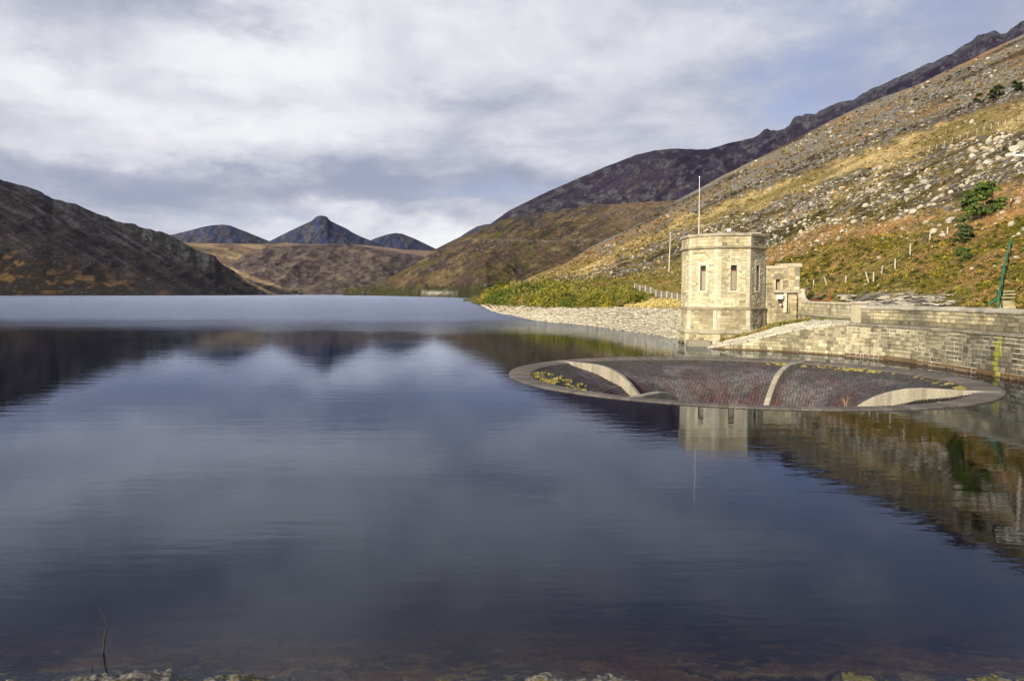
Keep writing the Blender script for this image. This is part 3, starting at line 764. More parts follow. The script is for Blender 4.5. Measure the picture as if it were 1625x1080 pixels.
def tcol(base, dark, seed):
    def f(u, v):
        s_ = float(fbm(u * .8 + seed * 7, v * .8, 3, seed))
        c = shade(base, rng.uniform(.70, 1.18)); r_ = rng.random()
        if r_ < .14: c = (c[0] * .96, c[1] * .88, c[2] * .74)
        elif r_ < .26: c = (c[0] * .72, c[1] * .74, c[2] * .80)
        k = dark * max(0, min(1, (s_ - .42) * 5))
        if v < .28 and seed < 30: k = 1.5
        if 50 < seed < 60 and v > 9.75: k = max(k, rng.uniform(0, .9))
        if 30 < seed < 40 and v > 3.2: k = max(k, rng.uniform(.1, 1.0))
        return (c[0] * (1 - .5 * k), c[1] * (1 - .52 * k), c[2] * (1 - .56 * k))
    return f
T8 = math.tan(math.pi / 8)
WZ0, WZ1, WW = 5.86, 8.56, .34
def stage(name, ap, z0, z1, base, dark, seed, holes=False, batter=0, ch=(.24, .34)):
    mb = MB(); hw = ap * T8
    for k in range(8):
        s0 = oct_surf(ap, k)
        s_ = (lambda s0: (lambda u, v, d: s0(u * (1 - batter * (v - z0)), v, d - batter * 2.2 * (v - z0))))(s0) if batter else s0
        hs = [(-WW, WW, WZ0, WZ1)] if holes else []
        qw = .42
        blocks(mb, s_, -hw + qw, hw - qw, z0, z1, ch, (.3, .72), holes=hs, colfn=tcol(base, dark, seed + k), mortar=(.36, .32, .235), gap=.03, rough=.022, depth=.035)
        # long and short corner stones
        for sgn in (-1, 1):
            v = z0; i = 0
            while v < z1 - .05:
                h = min(.42, z1 - v); 
                if z1 - v - h < .2: h = z1 - v
                wq = qw if (i % 2) else qw
                a, b = sorted((sgn * (hw), sgn * (hw - wq)))
                c = shade((.62, .57, .43), rng.uniform(.85, 1.08)); c = shade(c, 1 - .35 * dark * rng.random())
                D0 = .034; gg = .008
                P_ = [s_(a, v + gg, D0), s_(b, v + gg, D0), s_(b, v + h - gg, D0), s_(a, v + h - gg, D0)]
                Q_ = [s_(a, v, -.01), s_(b, v, -.01), s_(b, v + h, -.01), s_(a, v + h, -.01)]
                kf = 1 + D0 / ap
                if sgn > 0: P_[1] = s_(b * kf, v + gg, D0); P_[2] = s_(b * kf, v + h - gg, D0)
                else: P_[0] = s_(a * kf, v + gg, D0); P_[3] = s_(a * kf, v + h - gg, D0)
                mb.add(P_ + Q_, [(0, 1, 2, 3), (4, 5, 1, 0), (5, 6, 2, 1), (6, 7, 3, 2), (7, 4, 0, 3)], c)
                v += h; i += 1
    return mb.build(name, M_tow, tower)
stage("base_wall", 4.52, -2.5, 1.2, (.42, .38, .26), .9, 11)
stage("lower_wall", 4.36, 1.62, 3.74, (.50, .45, .31), .7, 31, batter=.012)
stage("wall", 4.20, 4.05, 10.32, CREAM, .5, 51, holes=True, ch=(.18, .30))
stage("parapet", 4.24, 10.62, 11.72, (.56, .50, .34), .75, 71, ch=(.30, .38))
def ring(name, secs, col, inner=None):
    mb = MB()
    for i in range(len(secs) - 1):
        (a0, z0), (a1, z1) = secs[i], secs[i + 1]
        o0, o1 = octo(a0), octo(a1)
        for k in range(8):
            l = (k + 1) % 8
            nseg = 4
            for s_ in range(nseg):
                f0, f1 = s_ / nseg + (.003 if s_ else 0), (s_ + 1) / nseg
                L = lambda o_, f: (o_[k][0] * (1 - f) + o_[l][0] * f, o_[k][1] * (1 - f) + o_[l][1] * f)
                tone = 1 + .10 * math.sin(k * 12.9 + s_ * 78.2)
                p0, p1, p2, p3 = L(o0, f0), L(o0, f1), L(o1, f1), L(o1, f0)
                mb.add([(p0[0], p0[1], z0), (p1[0], p1[1], z0), (p2[0], p2[1], z1), (p3[0], p3[1], z1)], [(0, 1, 2, 3)], shade(col, tone))
    return mb.build(name, M_trim, tower)
ring("base_ledge", [(4.40, 1.2), (4.72, 1.2), (4.74, 1.45), (4.42, 1.66), (4.2, 1.67)], (.36, .33, .25))
ring("string_course", [(4.2, 3.74), (4.42, 3.75), (4.42, 3.92), (4.22, 4.07), (4.1, 4.08)], (.27, .24, .17))
ring("cornice", [(4.1, 10.30), (4.27, 10.30), (4.38, 10.40), (4.45, 10.42), (4.45, 10.54), (4.28, 10.64), (4.1, 10.65)], (.30, .265, .195))
ring("coping", [(4.1, 11.70), (4.42, 11.70), (4.44, 11.92), (4.34, 12.00), (3.75, 12.00), (3.75, 11.1)], (.37, .34, .26))
mb = MB(); mb.prism(octo(3.9), octo(3.9), 11.0, 11.12, (.3, .29, .26)); mb.prism(octo(3.8), octo(3.8), -2, 10.9, (.1, .1, .1)); mb.build("roof", M_trim, tower)
for k in range(8):
    s_ = oct_surf(4.20, k)
    mb = MB()
    # reveals
    for (a, b) in ((-WW, -WW), (WW, WW)):
        mb.add([s_(a, WZ0, .02), s_(a, WZ0, -.32), s_(a, WZ1, -.32), s_(a, WZ1, .02)], [(0, 1, 2, 3)], (.5, .46, .34))
    mb.add([s_(-WW, WZ1, .02), s_(WW, WZ1, .02), s_(WW, WZ1, -.32), s_(-WW, WZ1, -.32)], [(0, 1, 2, 3)], (.46, .42, .32))
    mb.add([s_(-WW, WZ0, .02), s_(WW, WZ0, .02), s_(WW, WZ0, -.32), s_(-WW, WZ0, -.32)], [(0, 1, 2, 3)], (.5, .46, .34))
    # dressed stones round the slit, proud of the wall
    def slab(u0, u1, v0, v1, d, c):
        mb.add([s_(u0, v0, d), s_(u1, v0, d), s_(u1, v1, d), s_(u0, v1, d), s_(u0, v0, 0), s_(u1, v0, 0), s_(u1, v1, 0), s_(u0, v1, 0)], [(0, 1, 2, 3), (4, 5, 1, 0), (5, 6, 2, 1), (6, 7, 3, 2), (7, 4, 0, 3)], c)
    v = WZ0; i = 0
    while v < WZ1 - .05:
        h = (WZ1 - WZ0) / 7; ww = .20 if i % 2 else .40
        for sg in (-1, 1):
            a, b = sorted((sg * WW, sg * (WW + ww))); slab(a, b, v + .008, v + h - .008, .048, shade((.64, .59, .45), rng.uniform(.9, 1.05)))
        v += h; i += 1
    win = mb.build("window", M_tow, tower)
    mb = MB()
    def slab2(u0, u1, v0, v1, d0, d, c):
        mb.add([s_(u0, v0, d), s_(u1, v0, d), s_(u1, v1, d), s_(u0, v1, d), s_(u0, v0, d0), s_(u1, v0, d0), s_(u1, v1, d0), s_(u0, v1, d0)], [(0, 1, 2, 3), (4, 5, 1, 0), (5, 6, 2, 1), (6, 7, 3, 2), (7, 4, 0, 3)], c)
    slab2(-.72, .72, WZ1 + .002, WZ1 + .36, 0, .055, (.62, .57, .43)); mb.build("lintel", M_tow, win)
    mb = MB(); slab2(-.62, .62, WZ0 - .24, WZ0 - .002, 0, .09, (.60, .55, .42)); mb.build("sill", M_tow, win)
    mb = MB(); slab2(-WW, WW, WZ0, WZ1, -.5, -.16, (.1, .1, .1)); mb.build("pane", M_dark, win)
    mb = MB(); slab2(-WW + .10, WW - .06, WZ0 + .05, WZ1 - .62, -.159, -.10, (.4, .4, .3)); mb.build("board", M_wood, win)
    mb = MB(); slab2(-WW + .08, WW - .06, WZ1 - .60, WZ1 - .50, -.159, -.09, (.4, .1, .05)); mb.build("frame", M_red, win)
# stone block lying in the water at its foot
mb = MB(); b0 = at_z(1098, 552, 0.0)
blocks_pts = [(0, 0), (2.4, -.1), (2.5, 1.3), (.1, 1.4)]
mb.prism(blocks_pts, [(x * .96 + .05, y * .95 + .03) for x, y in blocks_pts], -1.6, .62, (.27, .25, .2))
tag(mb.build("stone_block", M_wall, None, loc=(b0.x + .05, b0.y + 2.0, 0)), "single grey stone block sitting in the water at the tower foot", "stone block")

fp = at(1109, 369, 84.5)
mb = MB(); mb.tube([(0, 0, 11.1), (0, 0, 15), (-.02, 0, 18.75)], .045, 8, (.8, .8, .8), r1=.028); mb.tube([(0, 0, 11.08), (0, 0, 11.5)], .12, 8, (.4, .4, .4)); mb.tube([(-.02, 0, 18.74), (-.02, 0, 18.86)], .07, 8)
tag(mb.build("flagpole", M_white, None, loc=(fp.x, fp.y, 0)), "tall bare white flagpole rising from the tower roof", "flagpole")
rp = at(1158, 366, 83.5)
an = tag(empty("roof_antenna", (rp.x, rp.y, 11.1)), "small white box antenna on a short post on the tower roof", "antenna")
mb = MB(); mb.tube([(0, 0, 0), (0, 0, 1.5)], .05, 8); mb.build("post", M_metal, an)
mb = MB(); mb.box(-.22, .12, -.12, .12, 1.42, 1.78); mb.build("housing", M_white, an)
mb = MB(); mb.box(-.34, .02, -.15, .15, .55, 1.25); mb.build("equipment_box", plain_mat("grey_box", (.42, .42, .40), .6), an)
rp = at(1199, 368, 83.0)
mb = MB()
for dx in (-.55, -.18, .2, .55): mb.tube([(dx, 0, 0), (dx, 0, 1.25)], .04, 6); mb.tube([(dx, .8, 0), (dx, .8, 1.25)], .04, 6)
for zz in (.95, 1.25):
    mb.tube([(-.6, 0, zz), (.6, 0, zz)], .04, 6); mb.tube([(-.6, .8, zz), (.6, .8, zz)], .04, 6); mb.tube([(-.58, 0, zz), (-.58, .8, zz)], .04, 6)
tag(mb.build("hatch_rail", plain_mat("pale_rail", (.5, .46, .40), .6), None, loc=(rp.x, rp.y, 11.1)), "low pale guard rail round the hatch on the tower roof", "guard rail")

# ------------------------------------------------------------------ gatehouse beside the tower
GX0, GX1, GY, GD = 27.9, 31.75, 81.6, 3.6
gh = tag(empty("gatehouse", (GX0, GY, 0)), "small square granite gatehouse with corner pier joined to the tower's right side", "gatehouse")
LC = (-GX0, -GY)
def flat(x0, y0, x1, y1):
    L = math.hypot(x1 - x0, y1 - y0); t = ((x1 - x0) / L, (y1 - y0) / L); n = (t[1], -t[0])
    return (lambda u, v, d: (x0 + t[0] * u + n[0] * d, y0 + t[1] * u + n[1] * d, v)), L
mb = MB()
WU0, WU1, WV0, WV1 = 1.45, 2.0, 5.95, 7.1
s_, L = flat(0, 0, GX1 - GX0, 0)
blocks(mb, s_, 0, L, 1.5, 8.3, (.22, .34), (.28, .62), holes=[(WU0, WU1, WV0, WV1)], colfn=tcol((.50, .44, .30), .7, 91), mortar=(.44, .39, .28))
s2, L2 = flat(GX1 - GX0, 0, GX1 - GX0, GD); blocks(mb, s2, 0, L2, 1.5, 8.3, (.22, .34), (.28, .62), colfn=tcol((.46, .41, .30), .7, 92))
s3, L3_ = flat(0, GD, 0, 0); blocks(mb, s3, 0, L3_, 1.5, 8.3, (.22, .34), (.28, .62), colfn=tcol((.46, .41, .30), .7, 93))
s4, L4_ = flat(GX1 - GX0, GD, 0, GD); blocks(mb, s4, 0, L4_, 1.5, 8.3, (.3, .4), (.4, .8), colfn=tcol((.46, .41, .30), .7, 94))
mb.box(.1, GX1 - GX0 - .1, .5, GD - .1, 1.5, 8.2, (.2, .2, .18))
mb.box(0, .5, -.03, .0, 4.0, 8.28, (.60, .54, .38))
mb.build("wall", M_wall, gh)
mb = MB(); mb.box(-.08, GX1 - GX0 - 1.1, -.10, .55, 8.30, 8.60, (.52, .47, .34)); mb.box(GX1 - GX0 - 1.9, GX1 - GX0 - 1.06, -.04, GD, 8.602, 8.85, (.50, .45, .33)); mb.box(-.08, GX1 - GX0 - 1.91, .56, GD, 8.25, 8.5, (.4, .38, .3)); mb.build("coping", M_trim, gh)
mb = MB(); sP, LP_ = flat(GX1 - GX0 - 1.0, -.28, GX1 - GX0 + .15, -.28); blocks(mb, sP, 0, LP_, 5.9, 8.45, (.36, .42), (.5, .65), colfn=tcol((.57, .51, .36), .4, 95), mortar=(.44, .39, .28))
sP, LQ = flat(GX1 - GX0 + .15, -.28, GX1 - GX0 + .15, .9); blocks(mb, sP, 0, LQ, 5.9, 8.45, (.36, .42), (.5, .65), colfn=tcol((.5, .45, .33), .4, 96))
sP, LQ = flat(GX1 - GX0 - 1.0, .3, GX1 - GX0 - 1.0, -.28); blocks(mb, sP, 0, LQ, 5.9, 8.45, (.36, .42), (.28, .3), colfn=tcol((.5, .45, .33), .4, 96))
mb.box(GX1 - GX0 - .9, GX1 - GX0 + .05, -.2, .9, 8.3, 8.46, (.4, .36, .28))
pr = mb.build("corner_pier", M_wall, gh)
mb = MB(); mb.box(GX1 - GX0 - 1.12, GX1 - GX0 + .30, -.42, 1.05, 8.46, 8.86, (.50, .46, .36)); mb.build("cap", M_trim, pr)
mb = MB(); mb.box(WU0 - .3, GX1 - GX0 + .25, -.38, -.04, 5.62, 5.89, (.40, .37, .28)); mb.build("ledge", M_trim, gh)
mb = MB(); mb.box(WU0 - .22, WU0 - .002, -.05, .0, WV0, WV1, (.5, .45, .33)); mb.box(WU1 + .002, WU1 + .22, -.05, .0, WV0, WV1, (.5, .45, .33))
mb.box(WU0, WU0 + .02, 0, .4, WV0, WV1, (.5, .45, .33)); mb.box(WU1 - .02, WU1, 0, .4, WV0, WV1, (.5, .45, .33))
wn = mb.build("window", M_wall, gh)
mb = MB(); mb.add([(WU0 - .3, -.06, WV1), (WU1 + .3, -.06, WV1), (WU1 + .25, -.06, WV1 + .5), ((WU0 + WU1) / 2, -.06, WV1 + .72), (WU0 - .25, -.06, WV1 + .5), (WU0 - .3, .02, WV1), (WU1 + .3, .02, WV1), (WU1 + .25, .02, WV1 + .5), ((WU0 + WU1) / 2, .02, WV1 + .72), (WU0 - .25, .02, WV1 + .5)],
       [(0, 1, 2, 3, 4), (5, 6, 1, 0), (6, 7, 2, 1), (7, 8, 3, 2), (8, 9, 4, 3), (9, 5, 0, 4)], (.24, .215, .16)); mb.build("lintel", M_wall, wn)
mb = MB(); mb.box(WU0 + .02, WU1 - .02, .3, .42, WV0, WV1); mb.build("pane", M_dark, wn)
mb = MB(); mb.box(WU0 + .2, WU1 - .05, .25, .298, WV0 + .02, WV1 - .35); mb.build("board", M_wood, wn)
mb = MB(); mb.box(WU0 + .04, WU1 - .04, .24, .298, WV1 - .33, WV1 - .22); mb.build("frame", M_red, wn)
mb = MB(); mb.box(2.32, 2.62, -.30, -.0, 3.4, 5.6, (.64, .58, .44)); mb.build("pilaster", M_wall, gh)
for dx in (1.4, 2.0):
    o_ = GX0 + dx
    v0 = MB(); v0.tube([(0, 0, 0), (0, 0, .55), (.12, 0, .7), (.28, 0, .66), (.3, 0, .5)], .055, 8); v0.tube([(0, 0, 0), (0, 0, .1)], .11, 8)
    tag(v0.build("vent_pipe", M_metal, None, loc=(o_ + .2, GY + .9, 8.5)), "dark hooked vent pipe on the gatehouse roof, the %s of two" % ("left" if dx < 1.7 else "right"), "vent pipe", "vent pipes on the gatehouse roof")
# floodlight below the ledge
fl = tag(empty("floodlight", (GX0 + 1.75, GY - .36, 4.95)), "white rectangular floodlight fixed low on the gatehouse front wall", "floodlight")
mb = MB(); mb.box(-.33, .33, -.30, .0, -.02, .45); mb.build("housing", M_white, fl)
mb = MB(); mb.box(.06, .16, -.1, .34, -.55, -.03); mb.tube([(.11, .34, -.5), (.11, -.1, -.5)], .04, 6); mb.build("bracket", M_metal, fl)
mb = MB(); mb.tube([(.11, -.15, -.55), (.11, -.15, -.75)], .11, 10); mb.build("lamp", M_white, fl)

# ------------------------------------------------------------------ dam wing wall with parapet
WP = [(19.6, 73.2), (20.3, 73), (22.2, 72.4), (23.9, 71.5), (26.2, 69.4), (28.3, 66.6), (29.7, 64.7), (30.8, 62.4), (31.6, 59.8), (32.0, 57.2), (32.4, 54.4), (32.55, 51.6), (32.55, 48.2), (32.45, 44), (32.4, 38), (32.4, 30), (32.4, 20), (32.4, 6)]
WT = [.05, .12, .50, 1.02, 1.86, 2.56, 2.86, 2.86, 2.86, 2.86, 2.86, 2.86, 2.86, 2.86, 2.86, 2.86, 2.86, 2.86]
wp = np.array(WP); seg = np.r_[0, np.cumsum(np.hypot(np.diff(wp[:, 0]), np.diff(wp[:, 1])))]
LW = seg[-1]
sd = np.linspace(0, LW, 400); wx = np.interp(sd, seg, wp[:, 0]); wy = np.interp(sd, seg, wp[:, 1])
ker = np.ones(17) / 17; pad = lambda a: np.r_[2 * a[0] - a[8:0:-1], a, 2 * a[-1] - a[-2:-10:-1]]
wx = np.convolve(pad(wx), ker, 'valid'); wy = np.convolve(pad(wy), ker, 'valid'); wt = np.interp(sd, seg, WT); wt = np.convolve(pad(wt), np.ones(17) / 17, 'valid')
def wpos(u, off=0):
    x = float(np.interp(u, sd, wx)); y = float(np.interp(u, sd, wy))
    x2 = float(np.interp(u + .2, sd, wx)); y2 = float(np.interp(u + .2, sd, wy)); x1 = float(np.interp(u - .2, sd, wx)); y1 = float(np.interp(u - .2, sd, wy))
    L = math.hypot(x2 - x1, y2 - y1) or 1; tx, ty = (x2 - x1) / L, (y2 - y1) / L
    return x + ty * off, y - tx * off                      # off > 0 towards the water
def u_of_px(px):
    u, _ = ray(px, YH); return float(sd[int(np.argmin(np.abs(wx / wy - float(u))))])
def wsurf(base=0, bat=.08):
    def f(u, v, d):
        x, y = wpos(u, base + d + (2.8 - v) * bat); return (x, y, v)
    return f
def wsurf2(u, v, d):                                       # v = 0..1 share of the local height of the lower wall
    top = float(np.interp(u, sd, wt)); z = -2 + v * (top + 2)
    x, y = wpos(u, d + (2.8 - z) * .08); return (x, y, z)
def lowcol(u, v):
    z = v; f = max(0, min(1, (u - 11) / 16)); s_ = float(fbm(u * .25, z * .6, 4, 5)); s2 = float(fbm(u * .9, z * .25, 4, 8))
    c = Vector((.46, .41, .28)).lerp(Vector((.11, .105, .085)), min(1, f * .85 + .5 * max(0, (s_ - .5) * 4)))
    c = c * rng.uniform(.55, 1.35)
    if s2 > .6: c = c * .62
    if z < .22: c = c.lerp(Vector((.11, .06, .025)), .8)
    ua = UALG
    if abs(u - ua - .12 * math.sin(z * 5)) < .30 and z < 2.7: c = Vector((.26, .27, .04)) * rng.uniform(.7, 1.1)
    return tuple(c)
UALG = u_of_px(1591)
def lowmortar(u, v):
    s_ = float(fbm(u * .55, v * .8, 4, 66))
    if v < .15: return (.08, .05, .03)
    if s_ > .56: return (.72, .68, .58)
    if s_ > .44: return (.46, .43, .34)
    return (.10, .095, .075)
ww_ = tag(empty("wing_wall", (wx[200], wy[200], 0)), "long curved granite retaining wall rising straight from the water, coursed with white joints", "wall")
WO = (wx[200], wy[200], 0)
mb = MB()
uA = u_of_px(1346)
blocks(mb, wsurf(), uA, LW - .5, -2, 2.8, (.25, .36), (.28, .62), gap=.038, depth=.045, colfn=lowcol, mfn=lowmortar, rough=.018)
# the part that ramps down to the water, course by course
def sloped(u, v, d):
    return wsurf()(u, v, d)
v = -2.0
while v < 2.8:
    h = rng.uniform(.26, .36)
    u = 0.0
    while u < uA:
        w_ = min(rng.uniform(.3, .65), uA - u)
        t0 = float(np.interp(u, sd, wt)) - .06; t1 = float(np.interp(u + w_, sd, wt)) - .06
        a0, a1 = min(v + h, t0), min(v + h, t1)
        if a0 > v or a1 > v:
            a0, a1 = max(a0, v), max(a1, v)
            F_ = wsurf(); g_ = .014; c = lowcol(u + w_ / 2, v + h / 2)
            mb.add([F_(u, v, 0), F_(u + w_, v, 0), F_(u + w_, a1, 0), F_(u, a0, 0)], [(0, 1, 2, 3)], lowmortar(u, v) if v > .2 else (.08, .05, .03))
            if max(a0, a1) - v > .1:
                D_ = rng.uniform(.03, .06)
                mb.add([F_(u + g_, v + g_, D_), F_(u + w_ - g_, v + g_, D_), F_(u + w_ - g_, max(a1 - g_, v + g_), D_), F_(u + g_, max(a0 - g_, v + g_), D_), F_(u + g_, v + g_, 0), F_(u + w_ - g_, v + g_, 0), F_(u + w_ - g_, max(a1 - g_, v + g_), 0), F_(u + g_, max(a0 - g_, v + g_), 0)],
                       [(0, 1, 2, 3), (4, 5, 1, 0), (5, 6, 2, 1), (6, 7, 3, 2), (7, 4, 0, 3)], c)
        u += w_
    v += h
mb.build("lower_wall", M_wall, ww_, origin=WO)
# ledge on top of the lower wall
mb = MB(); u = uA
while u < LW - .6:
    w_ = min(rng.uniform(.9, 1.4), LW - .5 - u); c = shade((.24, .225, .18), rng.uniform(.7, 1.2))
    p = lambda uu, off, z: (*wpos(uu, off), z)
    for (o0, z0, o1, z1) in ((.05, 2.70, .14, 2.72), (.14, 2.72, .13, 2.90), (.13, 2.90, -1.0, 2.98)):
        mb.add([p(u + .01, o0, z0), p(u + w_ - .01, o0, z0), p(u + w_ - .01, o1, z1), p(u + .01, o1, z1)], [(0, 1, 2, 3)], c)
    u += w_
mb.build("ledge", M_wall, ww_, origin=WO)
# parapet on the curved part, set back a little
uP = u_of_px(1362)
def parcol(u, v):
    s_ = float(fbm(u * .3, v, 3, 15)); c = Vector((.40, .36, .24)).lerp(Vector((.15, .14, .105)), max(0, min(1, (s_ - .40) * 4)))
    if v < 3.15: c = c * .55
    return tuple(c * rng.uniform(.65, 1.28))
mb = MB(); psurf = lambda u, v, d: (*wpos(u, -.55 + d), v)
blocks(mb, psurf, uP, LW - .5, 2.95, 4.20, (.26, .36), (.28, .62), gap=.03, depth=.05, colfn=parcol, mortar=(.20, .185, .14), rough=.03)
blocks(mb, lambda u, v, d: (*wpos(LW - u, -1.15 - d), v), .5, LW - uP, 2.95, 4.20, (.3, .4), (.5, .9), colfn=parcol, mortar=(.2, .18, .14))
mb.build("parapet", M_wall, ww_, origin=WO)
mb = MB(); u = uP
while u < LW - .6:
    w_ = min(rng.uniform(.6, 1.1), LW - .5 - u); c = shade((.36, .345, .29), rng.uniform(.8, 1.12)); dz = rng.uniform(-.025, .03)
    prf = [(-.42, 4.16), (-.38, 4.24), (-.40, 4.38), (-.52, 4.47), (-.85, 4.52), (-1.18, 4.46), (-1.28, 4.36), (-1.28, 4.16)]
    for i in range(len(prf) - 1):
        (o0, z0), (o1, z1) = prf[i], prf[i + 1]
        mb.add([p(u + .008, o0, z0 + dz), p(u + w_ - .008, o0, z0 + dz), p(u + w_ - .008, o1, z1 + dz), p(u + .008, o1, z1 + dz)], [(0, 1, 2, 3)], c)
    for uu in (u + .008, u + w_ - .008): mb.add([p(uu, o0, z0 + dz) for o0, z0 in prf], [tuple(range(len(prf)))], c)
    u += w_
mb.build("coping", M_wall, ww_, origin=WO)

# straight parapet running back to the gatehouse
q0 = Vector((30.55, 64.6, 0)); q1 = Vector((31.9, GY - .05, 0))
par = tag(empty("parapet_wall", q0), "straight pale granite parapet with flat coping between corner pier and gatehouse", "wall")
dv = (q1 - q0); LS = dv.length; tx, ty = dv.x / LS, dv.y / LS; nx, ny = -ty, tx       # n towards the camera side (left)
sS = lambda u, v, d: (tx * (LS - u) + nx * d, ty * (LS - u) + ny * d, v)
def ptop(s):   # s = distance from the gatehouse
    return 4.50 if s > 2.3 else 4.50 + 1.35 * (1 - math.sqrt(max(0, 1 - (1 - s / 2.3) ** 2))) 
mb = MB()
blocks(mb, sS, 0, LS, 1.8, 3.2, (.34, .42), (.6, 1.1), colfn=tcol((.36, .33, .25), .9, 121), mortar=(.22, .2, .15))
blocks(mb, sS, 0, LS, 3.42, 4.48, (.30, .36), (.5, 1.0), colfn=tcol((.50, .46, .33), .45, 122), mortar=(.30, .27, .2))
k = 0
while k < 12:                                             # curved shoulder against the gatehouse
    a, b = k * 2.3 / 12, (k + 1) * 2.3 / 12
    mb.add([sS(a, 4.46, .03), sS(b, 4.46, .03), sS(b, ptop(b), .03), sS(a, ptop(a), .03), sS(a, 4.46, -.5), sS(b, 4.46, -.5), sS(b, ptop(b), -.5), sS(a, ptop(a), -.5)], [(0, 1, 2, 3), (4, 5, 6, 7), (3, 2, 6, 7)], shade((.5, .46, .34), .92 + .1 * ((k // 3) % 2))); k += 1
mb.add([sS(0, 1.8, -.5), sS(LS, 1.8, -.5), sS(LS, 4.48, -.5), sS(0, 4.48, -.5)], [(0, 1, 2, 3)], (.3, .28, .2))
mb.build("wall", M_wall, par)
mb = MB()
for i in range(int(LS / 1.5) + 1):
    a, b = i * 1.5, min(LS, (i + 1) * 1.5 - .012)
    if b <= a: break
    c = shade((.34, .31, .24), rng.uniform(.8, 1.1))
    mb.add([sS(a, 3.2, -.1), sS(b, 3.2, -.1), sS(b, 3.2, .12), sS(a, 3.2, .12), sS(a, 3.34, .12), sS(b, 3.34, .12), sS(b, 3.44, .0), sS(a, 3.44, .0)], [(0, 1, 2, 3), (3, 2, 5, 4), (4, 5, 6, 7)], c)
mb.build("string_course", M_trim, par)
mb = MB(); n = 26
ss = [2.3 * i / 10 for i in range(11)] + [2.3 + (LS - 2.3) * i / 12 for i in range(1, 13)]
for a, b in zip(ss[:-1], ss[1:]):
    za, zb = ptop(a), ptop(b); c = shade((.50, .46, .36), rng.uniform(.88, 1.08)); g_ = .006 if a > 2.2 else 0
    P8 = [sS(a + g_, za, .12), sS(b - g_, zb, .12), sS(b - g_, zb + .22, .12), sS(a + g_, za + .22, .12), sS(a + g_, za, -.62), sS(b - g_, zb, -.62), sS(b - g_, zb + .22, -.62), sS(a + g_, za + .22, -.62)]
    mb.add(P8, [(0, 1, 2, 3), (5, 4, 7, 6), (3, 2, 6, 7), (0, 4, 5, 1), (1, 5, 6, 2), (0, 3, 7, 4)], c)
mb.build("coping", M_trim, par)
mb = MB(); mb.box(-.35, .45, -.30, .52, 2.6, 4.62, (.48, .44, .32)); pier = mb.build("pier", M_wall, par)
mb = MB(); mb.box(-.45, .62, -.42, .62, 4.622, 4.82, (.46, .43, .34)); mb.build("cap", M_trim, pier)

# pitched stone apron between the wing wall and the parapet
mb = MB()
BK = [(21.6, 79.0, -.3), (23.2, 79.1, .45), (26.3, 79.2, 1.15), (28.6, 79.6, 1.95), (31.3, 79.2, 2.45), (31.2, 76, 2.75), (30.95, 71, 2.9), (30.7, 66.5, 2.98), (30.6, 65.2, 2.98)]
FU = [0, .8, u_of_px(1200), u_of_px(1240), u_of_px(1285), u_of_px(1305), u_of_px(1325), u_of_px(1343), u_of_px(1350)]
nb = 30; kk = np.linspace(0, 8, nb + 1)
fu = np.interp(kk, range(9), FU); bx = np.interp(kk, range(9), [b[0] for b in BK]); by = np.interp(kk, range(9), [b[1] for b in BK]); bz_ = np.interp(kk, range(9), [b[2] for b in BK])
def asurf(u, v, d):     # u 0..nb, v 0..1
    f = float(np.interp(u, range(nb + 1), fu)); x0, y0 = wpos(f, .02); z0 = float(np.interp(f, sd, wt))
    x1 = float(np.interp(u, range(nb + 1), bx)); y1 = float(np.interp(u, range(nb + 1), by)); z1 = float(np.interp(u, range(nb + 1), bz_))
    return (x0 + (x1 - x0) * v, y0 + (y1 - y0) * v, z0 + (z1 - z0) * v + .12 * math.sin(v * 3.1) + d)
v = 0; NV = 9
for i in range(NV):
    v0, v1 = i / NV, (i + 1) / NV; u = -rng.random()
    while u < nb:
        w_ = rng.uniform(.8, 1.7) * (1.3 if i == 0 else 1); a, b = max(u, 0), min(u + w_, nb); u += w_
        if b - a < .15: continue
        tone = rng.uniform(.8, 1.15); dz = rng.uniform(.02, .12); tl = rng.uniform(-.03, .05)
        c = shade((.47, .445, .37), tone)
        gu = .05; gv = .012
        B = [asurf(a + gu, v0 + gv, -.1), asurf(b - gu, v0 + gv, -.1), asurf(b - gu, v1 - gv, -.1), asurf(a + gu, v1 - gv, -.1)]
        T_ = [asurf(a + gu * 1.7, v0 + gv * 1.6, dz), asurf(b - gu * 1.7, v0 + gv * 1.6, dz + tl), asurf(b - gu * 1.7, v1 - gv * 1.6, dz + tl), asurf(a + gu * 1.7, v1 - gv * 1.6, dz)]
        mb.add(B + T_, [(4, 5, 6, 7), (0, 1, 5, 4), (1, 2, 6, 5), (2, 3, 7, 6), (3, 0, 4, 7)], c)
for i in range(nb):
    mb.add([asurf(i, 0, -.03), asurf(i + 1, 0, -.03), asurf(i + 1, 1, -.03), asurf(i, 1, -.03)], [(0, 1, 2, 3)], (.12, .10, .06))
tag(mb.build("stone_apron", stone_mat("pitching", 1.3, 9, .35, (.16, .13, .06), .03, .25)), "sloping pitched stone apron ramping up from the tower foot along the wall", "stone apron")
